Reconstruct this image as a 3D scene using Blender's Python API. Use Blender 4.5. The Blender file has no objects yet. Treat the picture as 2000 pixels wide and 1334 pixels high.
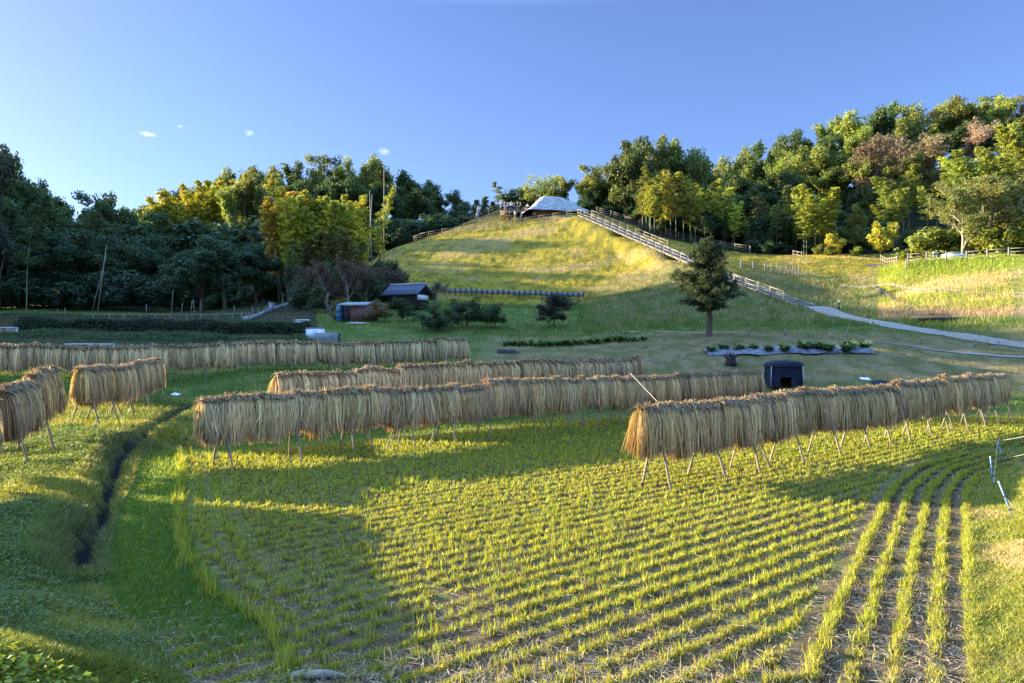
import bpy, math, random
import numpy as np
from mathutils import Vector, Matrix
RG = np.random.default_rng(7)
random.seed(7)

F = 1444.0; CX = 1000.0; HY = 680.0; CZ = 3.0      # focal length in photo pixels, centre column, horizon row, eye height
PI = math.pi

def X_(px, d): return (px - CX) / F * d
def Z_(py, d): return CZ - (py - HY) / F * d
def P_(px, py, d): return (X_(px, d), d, Z_(py, d))

# ------------------------------------------------------------------ noise
def _hash(ix, iy, s):
    n = (ix.astype(np.int64) * 374761393 + iy.astype(np.int64) * 668265263 + s * 1442695041) & 0xffffffff
    n = ((n ^ (n >> 13)) * 1274126177) & 0xffffffff
    return ((n ^ (n >> 16)) & 0xffff) / 65535.0
def vnoise(x, y, s=0):
    x = np.asarray(x, float); y = np.asarray(y, float)
    ix = np.floor(x); iy = np.floor(y); fx = x - ix; fy = y - iy
    fx = fx * fx * (3 - 2 * fx); fy = fy * fy * (3 - 2 * fy)
    a = _hash(ix, iy, s); b = _hash(ix + 1, iy, s); c = _hash(ix, iy + 1, s); d = _hash(ix + 1, iy + 1, s)
    return (a * (1 - fx) + b * fx) * (1 - fy) + (c * (1 - fx) + d * fx) * fy
def fbm(x, y, s=0, o=4):
    r = 0; a = 0.5; t = 0
    for k in range(o):
        r = r + a * vnoise(x * 2 ** k, y * 2 ** k, s + k * 17); t += a; a *= 0.5
    return r / t
def sstep(a, b, x):
    t = np.clip((x - a) / (b - a), 0, 1); return t * t * (3 - 2 * t)

# ------------------------------------------------------------------ terrain
def poly_sd(poly, x, y):
    """signed distance to a polygon, negative inside"""
    P = np.array(poly, float); Q = np.roll(P, -1, 0)
    d = np.full(x.shape, 1e9); ins = np.zeros(x.shape, bool)
    for (ax, ay), (bx, by) in zip(P, Q):
        ex, ey = bx - ax, by - ay
        t = np.clip(((x - ax) * ex + (y - ay) * ey) / (ex * ex + ey * ey), 0, 1)
        d = np.minimum(d, np.hypot(x - ax - t * ex, y - ay - t * ey))
        c = ((ay > y) != (by > y))
        with np.errstate(divide='ignore', invalid='ignore'):
            xi = ax + (y - ay) / (by - ay) * ex if by != ay else np.inf
        ins ^= c & (x < xi)
    return np.where(ins, -d, d)
def line_d(pts, x, y):
    d = np.full(x.shape, 1e9)
    for (ax, ay), (bx, by) in zip(pts[:-1], pts[1:]):
        ex, ey = bx - ax, by - ay
        t = np.clip(((x - ax) * ex + (y - ay) * ey) / (ex * ex + ey * ey), 0, 1)
        d = np.minimum(d, np.hypot(x - ax - t * ex, y - ay - t * ey))
    return d
PADDY = [(-2.6, 5.0), (-2.85, 6.6), (-3.6, 7.5), (-4.5, 8.5), (-5.5, 10.1), (-6.3, 11.7), (-7.1, 13.4), (-7.85, 15.2), (-9.1, 18), (-10.1, 20.2), (-10.1, 21.4),
         (-9.4, 22.0), (0, 30.4), (10.3, 39.2), (12.8, 37.2), (16.5, 35.0), (21, 34.2), (28, 33), (32, 27), (22, 22), (14.6, 20.2), (11.3, 17.3), (9.5, 14.9),
         (8.5, 13.25), (7.5, 11.6), (6.8, 10.45), (6.1, 9.3), (4.95, 7.35), (4.5, 6.6), (3.6, 5.0)]
DITCH = [(-5.75, 9.8), (-6.15, 10.6), (-6.72, 11.6), (-6.95, 12.4), (-7.35, 13.3), (-7.9, 14.2), (-8.25, 15.2), (-8.95, 16.3), (-9.3, 17.4), (-9.95, 18.4), (-10.35, 19.5), (-10.75, 20.3), (-11.0, 22), (-11.6, 24.5), (-12.6, 27.5), (-13, 30)]
RK = np.array([0.745, 0.667])     # direction of the racks and of the planting rows
NRM = np.array([0.667, -0.745])   # across them, towards the camera
cp = []
STL = [(X_(p, d), d, Z_(y_, d)) for p, y_, d in [(1142, 424, 111), (1240, 466, 99), (1345, 511, 87), (1440, 552, 77), (1575, 601, 67.2)]]
def add(px, py, d): cp.append(P_(px, py, d))
for q in [(-3.5, 4.6, .62), (0, 3.5, .85), (4, 3.5, .85), (0, -20, 1.5), (-40, -20, 1.5), (40, -20, 2.5), (-8, 8, .45), (-6.5, 6.5, .5), (-9.5, 12, .42), (-12, 16, .4), (-13, 22, .6),
          (-14.5, 29, .7), (-20, 18, .6), (-25, 24, .9), (-30, 10, 1), (-8, 25, .32), (0, 32, .45), (6.6, 38, .62), (7.2, 7.4, .8), (8.8, 10.5, .85), (11.8, 14, .9), (13.6, 18, .85),
          (12, 8, 1.4), (20, 14, 1.7), (26, 18, 1.3), (40, 22, 1.6), (-17, 30.6, 1.0), (-13, 33.2, 1.05), (-6, 36.5, 1.1), (0, 39.3, 1.2), (13.9, 38.4, 1.03), (-22, 31, 1.78), (-12.4, 36, 1.84), (-2.6, 41.2, 2.05)]:
    cp.append(q)
for q in [(0, 729, 34), (456, 722, 39), (912, 708, 44), (30, 672, 43), (300, 668, 46), (600, 672, 47), (700, 690, 46), (300, 650, 52), (20, 650, 50), (600, 650, 54), (100, 626, 66), (450, 626, 66), (0, 608, 85),
          (250, 608, 88), (450, 607, 86), (550, 592, 80), (700, 640, 56), (690, 626, 63), (850, 640, 56), (1000, 690, 48), (1000, 650, 58), (1000, 612, 72), (1140, 586, 81), (860, 575, 82), (760, 585, 76),
          (1383, 657, 50), (1250, 690, 46), (1250, 655, 54), (1250, 620, 64), (1440, 690, 44), (1700, 688, 44), (1530, 720, 41), (1750, 720, 41), (1300, 720, 42), (1100, 715, 43.5), (2000, 780, 37), (2000, 740, 41), (2000, 700, 44.5), (2000, 676, 50),
          (1600, 606, 66), (1700, 627, 60), (1800, 646, 56), (1500, 640, 57), (1480, 612, 63), (1835, 630, 60), (2000, 645, 54), (1800, 604, 65), (1640, 600, 68), (1550, 570, 80),
          (1135, 424, 112), (1080, 414, 120), (1000, 440, 113), (900, 452, 114), (805, 474, 113), (745, 496, 108), (1000, 500, 100), (850, 510, 100), (720, 560, 88), (900, 545, 90), (1100, 540, 90), (1250, 510, 93), (1250, 560, 82), (1345, 510, 87), (1450, 560, 75),
          (1200, 446, 108), (1240, 466, 99), (1300, 490, 92), (1400, 536, 81), (1440, 553, 77), (1520, 582, 71), (1170, 418, 122), (1465, 494, 106), (1300, 460, 114), (985, 408, 126), (903, 438, 122), (1380, 497, 96), (1500, 502, 101), (1560, 520, 90), (1640, 503, 96), (1720, 520, 90), (1740, 545, 77), (1700, 561, 79),
          (1768, 518, 78), (1880, 512, 75), (2000, 504, 72), (2080, 500, 71), (1790, 546, 74.6), (1800, 566, 71.5), (1900, 571, 67), (2000, 576, 64), (2000, 600, 60), (1850, 600, 65), (2000, 625, 57), (1760, 580, 72)]:
    add(*q)
for q in [(-60, 84, 7.0), (-60, 60, 5), (-60, 35, 2.5), (-80, 60, 7), (-90, 100, 10), (-60, 130, 15), (-100, 140, 20), (-40, 130, 20), (-25, 110, 12), (-40, 105, 10), (-15, 135, 19), (-15, 165, 30), (-60, 165, 27), (0, 150, 22), (10, 135, 23.5), (10, 180, 25), (32, 125, 19), (30, 160, 26), (50, 125, 21), (55, 160, 32), (75, 110, 24), (60, 100, 15.5), (90, 95, 21), (68, 85, 13), (90, 70, 13), (100, 150, 42), (80, 135, 35),
          (-200, 0, 4), (-200, 100, 22), (-200, 250, 40), (0, 260, 36), (120, 250, 50), (250, 120, 50), (200, 0, 14), (120, 30, 8), (0, -250, 0), (-300, -200, 0), (300, -200, 10), (300, 300, 50), (-300, 300, 40), (0, 500, 40), (500, 500, 40), (-500, 500, 40), (-600, -600, 0), (600, -600, 0), (600, 0, 30), (-600, 0, 20)]:
    cp.append(q)
CPA = np.array(cp, float)
def _phi(r2): return -np.sqrt(r2 + 2.0)
_n = len(CPA)
_A = _phi((CPA[:, None, 0] - CPA[None, :, 0]) ** 2 + (CPA[:, None, 1] - CPA[None, :, 1]) ** 2)
_A = _A + np.eye(_n) * 0.02
_M = np.zeros((_n + 1, _n + 1)); _M[:_n, :_n] = _A; _M[:_n, _n] = 1; _M[_n, :_n] = 1
_W = np.linalg.solve(_M, np.append(CPA[:, 2], 0))
def U(x, y):
    x = np.asarray(x, float); y = np.asarray(y, float); sh = x.shape; x = x.ravel(); y = y.ravel(); out = np.empty(x.size)
    for i in range(0, x.size, 20000):
        a = x[i:i + 20000, None] - CPA[None, :, 0]; b = y[i:i + 20000, None] - CPA[None, :, 1]
        out[i:i + 20000] = _phi(a * a + b * b) @ _W[:_n] + _W[_n]
    return out.reshape(sh)
def height(x, y):
    x = np.asarray(x, float); y = np.asarray(y, float)
    z = U(x, y)
    sd = poly_sd(PADDY, x, y)
    near = sstep(0, 1.0, sd) * (1 - ((x > 3) & (y < 24))) * (1 - ((x < -2) & (y < 21))) + sstep(-.1, 1.7, sd) * ((x < -2) & (y < 21)) + sstep(-.1, 1.9, sd) * ((x > 3) & (y < 24))
    z = z * near
    r = np.hypot(x, y)
    rough = (fbm(x * .9, y * .9, 3) - .5) * .22 + (fbm(x * 4, y * 4, 5, 3) - .5) * .07
    rough = rough * sstep(0, .6, sd) + (fbm(x * 3, y * 3, 9) - .5) * .04 * (sd < 0)
    rough = rough * (1 + .5 * sstep(60, 110, r))
    z = z + rough
    for (ax, ay, az_), (bx, by, bz_) in zip(STL[:-1], STL[1:]):      # the stairs lie on a graded strip
        ex, ey = bx - ax, by - ay; t = np.clip(((x - ax) * ex + (y - ay) * ey) / (ex * ex + ey * ey), 0, 1); q = np.hypot(x - ax - t * ex, y - ay - t * ey)
        wt = 1 - sstep(1.5, 4.5, q); z = z * (1 - wt) + (az_ + (bz_ - az_) * t) * wt
    inn = sd < 0                                     # planting ridges in the paddy
    s = x * NRM[0] + y * NRM[1]
    z = z + np.where(inn & (y < 30), 0.018 * np.cos(s * 2 * PI / .33), 0)
    dd = line_d(DITCH, x, y)
    z = z - 0.38 * (1 - sstep(.02, .28, dd)) * (y < 29)
    # the grassy bank along the left of the ditch carries a rounded lip
    z = z + .06 * np.exp(-((dd - .8) / .5) ** 2) * (sd > .8) * (y < 24)
    return z
def H1(x, y): return float(height(np.array([x]), np.array([y]))[0])

# smooth non-uniform grid, cached for fast sampling
def axis(lo, hi, c0, c1, fine, grow, mx):
    a = list(np.arange(c0, c1, fine)); s = fine; v = a[-1]
    while v < hi: s = min(s * grow, mx if v < c1 + 160 else 40); v += s; a.append(v)
    b = []; s = fine; v = c0
    while v > lo: s = min(s * grow, mx if v > c0 - 160 else 40); v -= s; b.append(v)
    return np.array(b[::-1] + a)
GX = axis(-900, 900, -14, 13, .15, 1.025, 1.3)
GY = axis(-300, 900, 3.5, 26, .13, 1.02, 1.2)
MX, MY = np.meshgrid(GX, GY)
GZ = height(MX, MY)
def Hn(x, y):
    """height of the built sheet (bilinear)"""
    x = np.asarray(x, float); y = np.asarray(y, float)
    i = np.clip(np.searchsorted(GX, x) - 1, 0, len(GX) - 2); j = np.clip(np.searchsorted(GY, y) - 1, 0, len(GY) - 2)
    u = (x - GX[i]) / (GX[i + 1] - GX[i]); v = (y - GY[j]) / (GY[j + 1] - GY[j])
    return (GZ[j, i] * (1 - u) + GZ[j, i + 1] * u) * (1 - v) + (GZ[j + 1, i] * (1 - u) + GZ[j + 1, i + 1] * u) * v
def hz(x, y): return float(Hn(np.array([x]), np.array([y]))[0])
def hit(px, py, d0=4, d1=200):
    """where the sight line of a photo pixel meets the ground"""
    d = np.arange(d0, d1, .05); zz = Z_(py, d); g = Hn(X_(px, d), d)
    k = np.argmax(g >= zz)
    if g[k] < zz[k]: k = len(d) - 1
    return (X_(px, d[k]), d[k], float(g[k]))
C = bpy.context.scene.collection
# ------------------------------------------------------------------ mesh helpers
def mesh(name, V, faces, col=None, smooth=False):
    """V (n,3); faces: an (m,3) or (m,4) index array or a list of such arrays"""
    if not isinstance(faces, list): faces = [faces]
    faces = [np.asarray(f, np.int32) for f in faces if len(f)]
    me = bpy.data.meshes.new(name)
    V = np.asarray(V, np.float32)
    me.vertices.add(len(V)); me.vertices.foreach_set('co', V.ravel())
    tot = np.concatenate([np.full(len(f), f.shape[1], np.int32) for f in faces])
    idx = np.concatenate([f.ravel() for f in faces])
    me.loops.add(len(idx)); me.loops.foreach_set('vertex_index', idx)
    me.polygons.add(len(tot)); st = np.concatenate([[0], np.cumsum(tot)[:-1]]).astype(np.int32)
    me.polygons.foreach_set('loop_start', st); me.polygons.foreach_set('loop_total', tot)
    if smooth: me.polygons.foreach_set('use_smooth', np.ones(len(tot), bool))
    me.update(calc_edges=True)
    if col is not None:
        a = me.color_attributes.new('Col', 'FLOAT_COLOR', 'POINT')
        c = np.ones((len(V), 4), np.float32); c[:, :3] = np.clip(col, 0, 1); a.data.foreach_set('color', c.ravel())
    return me
def obj(name, me, mat=None, parent=None, loc=None, rz=None):
    o = bpy.data.objects.new(name, me); C.objects.link(o)
    if mat is not None and len(me.materials) == 0: me.materials.append(mat)
    if parent is not None: o.parent = parent
    if loc is not None: o.location = loc
    if rz is not None: o.rotation_euler = (0, 0, rz)
    return o
def tag(o, label=None, cat=None, group=None, kind=None):
    if label: o['label'] = label
    if cat: o['category'] = cat
    if group: o['group'] = group
    if kind: o['kind'] = kind
    return o
def thing(name, label, cat, loc=(0, 0, 0), rz=0, group=None):
    o = bpy.data.objects.new(name, None); C.objects.link(o); o.empty_display_size = .3
    o.location = loc; o.rotation_euler = (0, 0, rz)
    return tag(o, label, cat, group)
def dup(root, loc, rz=0, scale=1, label=None, group=None, color=None, tilt=(0, 0)):
    r = root.copy(); C.objects.link(r); r.location = loc; r.rotation_euler = (tilt[0], tilt[1], rz)
    r.scale = (scale,) * 3 if not hasattr(scale, '__len__') else scale
    if label: r['label'] = label
    if group: r['group'] = group
    if color is not None: r.color = (*color, 1)
    for ch in KIDS.get(root.name, []):
        c = ch.copy(); C.objects.link(c); c.parent = r
        if color is not None and ch.name.startswith('crown'): c.color = (*color, 1)
    return r
KIDS = {}
def kids(root, *ch): KIDS[root.name] = list(ch)

class MB:
    """collects solid pieces into one mesh"""
    def __init__(s): s.v = []; s.q = []; s.t = []; s.n = 0
    def put(s, V, q=(), t=()):
        V = np.asarray(V, float); s.v.append(V)
        if len(q): s.q.append(np.asarray(q, int) + s.n)
        if len(t): s.t.append(np.asarray(t, int) + s.n)
        s.n += len(V); return s
    def box(s, c, size, rz=0, M=None):
        h = np.array(size) / 2
        V = np.array([[x, y, z] for x in (-1, 1) for y in (-1, 1) for z in (-1, 1)]) * h
        if M is not None: V = V @ np.array(M).T
        if rz: V = V @ np.array([[math.cos(rz), math.sin(rz), 0], [-math.sin(rz), math.cos(rz), 0], [0, 0, 1]])
        return s.put(V + np.array(c), [[0, 1, 3, 2], [4, 6, 7, 5], [0, 4, 5, 1], [2, 3, 7, 6], [0, 2, 6, 4], [1, 5, 7, 3]])
    def bar(s, a, b, w, h=None):
        """rectangular bar from a to b"""
        a = np.array(a, float); b = np.array(b, float); d = b - a; L = np.linalg.norm(d); d = d / L
        up = np.array([0, 0, 1.]) if abs(d[2]) < .95 else np.array([0, 1., 0])
        u = np.cross(d, up); u /= np.linalg.norm(u); v = np.cross(u, d)
        M = np.array([u, d, v]).T
        return s.box((a + b) / 2, (w, L, h or w), M=M)
    def tube(s, pts, rad, n=6, cap=True):
        pts = np.array(pts, float); rad = np.broadcast_to(np.asarray(rad, float), (len(pts),))
        rings = []
        for i in range(len(pts)):
            d = pts[min(i + 1, len(pts) - 1)] - pts[max(i - 1, 0)]; d /= (np.linalg.norm(d) + 1e-9)
            up = np.array([0, 0, 1.]) if abs(d[2]) < .9 else np.array([1., 0, 0])
            u = np.cross(d, up); u /= np.linalg.norm(u); v = np.cross(u, d)
            a = np.arange(n) * 2 * PI / n
            rings.append(pts[i] + rad[i] * (np.cos(a)[:, None] * u + np.sin(a)[:, None] * v))
        V = np.concatenate(rings); q = []
        for i in range(len(pts) - 1):
            for k in range(n): q.append([i * n + k, i * n + (k + 1) % n, (i + 1) * n + (k + 1) % n, (i + 1) * n + k])
        t = []
        if cap:
            V = np.concatenate([V, pts[:1], pts[-1:]]); m = len(V)
            for k in range(n):
                t.append([(k + 1) % n, k, m - 2]); b = (len(pts) - 1) * n; t.append([b + k, b + (k + 1) % n, m - 1])
        return s.put(V, q, t)
    def build(s, name, mat, parent=None, loc=None, rz=None, smooth=False, col=None):
        V = np.concatenate(s.v); f = []
        if s.q: f.append(np.concatenate(s.q))
        if s.t: f.append(np.concatenate(s.t))
        if col is not None: col = np.tile(np.array(col), (len(V), 1))
        me = mesh(name, V, f, col, smooth)
        o = obj(name, me, mat, parent, loc, rz)
        return o

# ------------------------------------------------------------------ materials
def mat(name, rough=.8, spec=.2):
    m = bpy.data.materials.new(name); m.use_nodes = True
    b = m.node_tree.nodes['Principled BSDF']; b.inputs['Roughness'].default_value = rough
    b.inputs['Specular IOR Level'].default_value = spec
    return m, m.node_tree, b
def nd(nt, typ, **kw):
    n = nt.nodes.new(typ)
    for k, v in kw.items():
        if k in n.inputs: n.inputs[k].default_value = v
        else: setattr(n, k, v)
    return n
def plain(name, col, rough=.8, spec=.2, var=.25, scale=6, bump=.0, stretch=(1, 1, 1)):
    m, nt, b = mat(name, rough, spec)
    tc = nd(nt, 'ShaderNodeTexCoord'); mp = nd(nt, 'ShaderNodeMapping'); mp.inputs['Scale'].default_value = stretch
    nt.links.new(tc.outputs['Object'], mp.inputs[0])
    no = nd(nt, 'ShaderNodeTexNoise', Scale=scale, Detail=5.0, Roughness=.65); nt.links.new(mp.outputs[0], no.inputs['Vector'])
    cr = nd(nt, 'ShaderNodeValToRGB'); e = cr.color_ramp.elements
    e[0].position = .3; e[1].position = .72
    e[0].color = (*[c * (1 - var) for c in col], 1); e[1].color = (*[min(1, c * (1 + var)) for c in col], 1)
    nt.links.new(no.outputs['Fac'], cr.inputs[0]); nt.links.new(cr.outputs[0], b.inputs['Base Color'])
    if bump:
        bp = nd(nt, 'ShaderNodeBump', Strength=bump, Distance=.02); nt.links.new(no.outputs['Fac'], bp.inputs['Height']); nt.links.new(bp.outputs[0], b.inputs['Normal'])
    return m
def leafy(name, trans=.4, use_obj=False, rough=.55, spec=.25, tint=(1.15, 1.1, .55)):
    """leaf, blade or strand: colour from the mesh's own per-blade attribute, with light shining through"""
    m, nt, b = mat(name, rough, spec)
    at = nd(nt, 'ShaderNodeVertexColor', layer_name='Col'); c = at.outputs[0]
    if use_obj:
        oi = nd(nt, 'ShaderNodeObjectInfo'); mx = nd(nt, 'ShaderNodeMix', data_type='RGBA', blend_type='MULTIPLY'); mx.inputs[0].default_value = 1
        nt.links.new(c, mx.inputs[6]); nt.links.new(oi.outputs['Color'], mx.inputs[7]); c = mx.outputs[2]
    nt.links.new(c, b.inputs['Base Color'])
    if trans:
        tr = nd(nt, 'ShaderNodeBsdfTranslucent'); tm = nd(nt, 'ShaderNodeMix', data_type='RGBA', blend_type='MULTIPLY'); tm.inputs[0].default_value = 1
        tm.inputs[7].default_value = (*tint, 1); nt.links.new(c, tm.inputs[6]); nt.links.new(tm.outputs[2], tr.inputs[0])
        ms = nd(nt, 'ShaderNodeMixShader'); ms.inputs[0].default_value = trans
        nt.links.new(b.outputs[0], ms.inputs[1]); nt.links.new(tr.outputs[0], ms.inputs[2])
        nt.links.new(ms.outputs[0], nt.nodes['Material Output'].inputs[0])
    return m
M_grass = leafy('grass_blade', .4)
M_straw = leafy('rice_straw', .18, True, rough=.6, spec=.3, tint=(1.1, .95, .6))
M_leaf = leafy('tree_leaf', .38, use_obj=True)
M_bark = plain('bark', (.11, .085, .065), .9, .1, .4, 5, .5, (3, 3, .6))
M_palebark = plain('pale_bark', (.24, .21, .17), .9, .1, .3, 5, .3, (3, 3, .6))
M_culm = plain('bamboo_culm', (.2, .23, .11), .5, .3, .3, 3, 0, (1, 1, .5))
M_pole = plain('grey_pole_wood', (.26, .22, .18), .8, .2, .35, 9, .3, (2, 2, .4))
M_fence = plain('fence_timber', (.27, .215, .165), .8, .2, .25, 7, .3)
M_fencegrey = plain('weathered_fence_timber', (.2, .19, .18), .85, .2, .3, 7, .3)
M_path = plain('path_gravel', (.27, .235, .20), .95, .1, .18, 14, .3)
M_white = plain('white_paint', (.7, .72, .75), .5, .3, .08, 3)
M_metal = plain('galvanised_sheet', (.30, .31, .33), .6, .3, .3, 2)
M_bluedrum = plain('blue_plastic', (.02, .10, .22), .4, .4, .2, 3)
M_brown = plain('brown_board', (.16, .08, .075), .8, .2, .3, 4, .2)
M_dark = plain('dark_timber', (.035, .028, .03), .8, .2, .4, 5)
M_tile = plain('blue_grey_tile', (.065, .08, .13), .55, .3, .25, 4)
M_thatch = plain('sheeted_thatch', (.32, .32, .32), .85, .15, .4, 1.5, .9)
M_thatchb = plain('brown_thatch', (.2, .11, .07), .95, .1, .35, 3, .6)
M_tarp = plain('navy_tarpaulin', (.014, .02, .036), .9, .15, .4, 3, .4)
M_mulch = plain('grey_mulch_film', (.13, .135, .16), .6, .2, .85, 3.2, .9)
M_stone = plain('stone', (.07, .068, .065), .85, .2, .4, 5, .5)
M_skin = plain('skin', (.5, .33, .25), .6, .3, .05)
M_hair = plain('hair', (.02, .016, .013), .6, .3, .1)
M_bluepole = plain('blue_fence_post', (.16, .30, .62), .35, .5, .1, 4)
M_cap = plain('red_cap', (.5, .08, .05), .4, .4, .1)
M_black = plain('black_fitting', (.02, .02, .022), .5, .4, .2)
M_wire = plain('white_fence_cord', (.6, .6, .58), .6, .3, .1)

# ------------------------------------------------------------------ ground colours by where they lie
def mixc(a, b, t): t = np.asarray(t)[..., None]; return np.asarray(a) * (1 - t) + np.asarray(b) * t
def zone(x, y, z):
    """natural colour of what grows at a spot (n,3)"""
    px = CX + F * x / np.maximum(y, .5); sd = poly_sd(PADDY, x, y); dd = line_d(DITCH, x, y)
    n1 = fbm(x * .35, y * .35, 21); n2 = fbm(x * 1.3, y * 1.3, 22); n3 = fbm((x + .55 * y) * .16, (y * .45 - .2 * x) * .3 + z * .45, 23, 5)
    c = mixc((.085, .14, .026), (.155, .18, .045), sstep(.35, .65, n2))                     # ordinary green
    far = y > 40
    mown = sstep(36, 40, y) * (1 - sstep(51, 58, y)) * sstep(900, 1000, px)
    c = mixc(c, mixc((.17, .15, .055), (.27, .205, .11), sstep(.4, .62, n2)), mown * .9)
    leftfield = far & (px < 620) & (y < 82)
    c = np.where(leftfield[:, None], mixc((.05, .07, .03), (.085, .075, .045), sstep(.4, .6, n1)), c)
    # the hill: yellow-green grass with drifts of dry pinkish grass
    hill = sstep(74, 80, y) * (px > 640) * (z > 7.5)
    dryf = sstep(.50, .60, n3)
    hc = mixc(mixc((.20, .18, .028), (.38, .295, .04), sstep(.38, .6, n2)), (.42, .30, .14), dryf * .6)
    c = mixc(c, hc, hill)
    # tall grass below the stairs
    tg = sstep(56, 62, y) * (1 - sstep(80, 90, y)) * sstep(1130, 1180, px) * (px < 1760)
    c = mixc(c, mixc((.12, .155, .045), (.22, .195, .11), sstep(.42, .62, n2)), tg * .8)
    # right mound, gold below a green brow
    rm = (px > 1715) & (y > 58) & (y < 90) & (z > 5.4)
    gold = mixc((.46, .32, .11), (.52, .37, .17), n2)
    rc = mixc(gold, (.24, .28, .03), sstep(10.0, 11.0, z + n1 * .7))
    rc = mixc(rc, (.22, .25, .03), sstep(.54, .6, n3) * .8)
    rc = mixc(rc, (.36, .22, .16), (1 - sstep(6.6, 7.3, z + n1)) * .75)
    c = np.where(rm[:, None], rc, c)
    # banks close by
    lb = (x < -2) & (y < 30) & (sd > 0)
    c = np.where(lb[:, None], mixc((.125, .155, .038), (.23, .225, .055), sstep(.42, .6, n1)), c)
    c = mixc(c, (.12, .085, .06), lb * (1 - sstep(.3, .7, dd)) * .35)
    c = mixc(c, (.22, .21, .035), lb * (x < -9.2 + .1 * y) * sstep(17, 15.6, y) * 0 + lb * sstep(.52, .64, n1) * .6)
    rb = (x > 3) & (y < 22) & (sd > -.5)
    c = np.where(rb[:, None], mixc((.22, .225, .04), (.40, .30, .14), sstep(.48, .66, n1 * .5 + n2 * .5)), c)
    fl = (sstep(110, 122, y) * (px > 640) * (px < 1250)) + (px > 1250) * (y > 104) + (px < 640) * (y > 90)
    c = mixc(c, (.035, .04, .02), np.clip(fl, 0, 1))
    return c
EDGE = lambda x, y: (x > 2.2) & (poly_sd(PADDY, x, y) > -1.95)      # headland rows that follow the right bank
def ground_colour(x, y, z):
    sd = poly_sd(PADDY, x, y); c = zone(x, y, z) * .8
    n = fbm(x * 2.2, y * 2.2, 31); n1 = fbm(x * .3, y * .3, 33); n4 = fbm(x * 9, y * 9, 35, 2)
    s = x * NRM[0] + y * NRM[1]
    row = np.where(EDGE(x, y), .5 + .5 * np.cos((sd + .30) * 2 * PI / .33), .5 + .5 * np.cos(s * 2 * PI / .33))
    soil = mixc((.095, .060, .034), (.20, .135, .075), n4)
    green = (.16, .18, .03)
    g = np.clip(row ** 2 * .8 - .1 + (n - .5) * 1.6 + .25 * sstep(9, 14, y) + (n1 - .5) * 1.0, 0, 1)
    g = g * (.5 + .5 * sstep(6.0, 9.5, y - .15 * x)) * .9
    pc = mixc(soil, green, g)
    edge = (x < -1) & (sd < 0) & (sd > -1.6)
    pc = mixc(pc, (.06, .12, .02), edge * sstep(-1.3, -.7, sd) * sstep(7, 10, y))
    c = mixc(pc, c, sstep(-.05, .15, sd))
    c = mixc(c, (.02, .016, .012), (line_d(DITCH, x, y) < .16) * .85)
    return c
me = mesh('ground', np.stack([MX.ravel(), MY.ravel(), GZ.ravel()], 1),
          (lambda i: np.stack([i, i + 1, i + 1 + len(GX), i + len(GX)], 1))((np.arange(len(GY) - 1)[:, None] * len(GX) + np.arange(len(GX) - 1)[None]).ravel()),
          ground_colour(MX.ravel(), MY.ravel(), GZ.ravel()), True)
m, nt, b = mat('ground_earth_and_turf', .95, .1)
at = nd(nt, 'ShaderNodeVertexColor', layer_name='Col'); geo = nd(nt, 'ShaderNodeNewGeometry')
n1 = nd(nt, 'ShaderNodeTexNoise', Scale=5.5, Detail=7.0, Roughness=.72); n2 = nd(nt, 'ShaderNodeTexNoise', Scale=34.0, Detail=3.0, Roughness=.7)
nt.links.new(geo.outputs['Position'], n1.inputs['Vector']); nt.links.new(geo.outputs['Position'], n2.inputs['Vector'])
ad = nd(nt, 'ShaderNodeMath', operation='ADD'); nt.links.new(n1.outputs['Fac'], ad.inputs[0]); nt.links.new(n2.outputs['Fac'], ad.inputs[1])
mr = nd(nt, 'ShaderNodeMapRange'); mr.inputs[1].default_value = .7; mr.inputs[2].default_value = 1.3; mr.inputs[3].default_value = .55; mr.inputs[4].default_value = 1.35
nt.links.new(ad.outputs[0], mr.inputs[0])
vm = nd(nt, 'ShaderNodeVectorMath', operation='SCALE'); nt.links.new(at.outputs[0], vm.inputs[0]); nt.links.new(mr.outputs[0], vm.inputs['Scale'])
nt.links.new(vm.outputs[0], b.inputs['Base Color'])
bp = nd(nt, 'ShaderNodeBump', Strength=.8, Distance=.06); nt.links.new(ad.outputs[0], bp.inputs['Height']); nt.links.new(bp.outputs[0], b.inputs['Normal'])
tag(obj('ground', me, m), 'rolling ground of harvested paddy, grassy banks and the round hill', None, None, 'structure')

# water lying in the ditch
def ribbon(pts, w, lift, step=.5):
    """a strip that follows the ground sheet"""
    pts = np.array(pts, float); seg = np.hypot(*np.diff(pts, axis=0).T); t = np.concatenate([[0], np.cumsum(seg)])
    s = np.arange(0, t[-1], step); x = np.interp(s, t, pts[:, 0]); y = np.interp(s, t, pts[:, 1])
    for _ in range(4): x[1:-1] = (x[:-2] + x[1:-1] * 2 + x[2:]) / 4; y[1:-1] = (y[:-2] + y[1:-1] * 2 + y[2:]) / 4
    dx = np.gradient(x); dy = np.gradient(y); L = np.hypot(dx, dy); ux, uy = -dy / L, dx / L
    W = np.interp(s, t, w) if hasattr(w, '__len__') else np.full(len(s), w)
    k = 7; o = np.linspace(-.5, .5, k)
    PX = x[:, None] + ux[:, None] * o * W[:, None]; PY = y[:, None] + uy[:, None] * o * W[:, None]
    return PX, PY, (lambda i: np.stack([i, i + 1, i + 1 + k, i + k], 1))((np.arange(len(s) - 1)[:, None] * k + np.arange(k - 1)[None]).ravel())
PX, PY, q = ribbon(DITCH, .22, 0, .3)
zz = np.repeat(Hn(PX[:, 3], PY[:, 3])[:, None], 7, 1); zz = np.convolve(np.pad(zz[:, 0], 6, mode='edge'), np.ones(13) / 13, 'valid')[:, None].repeat(7, 1) + .06
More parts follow.
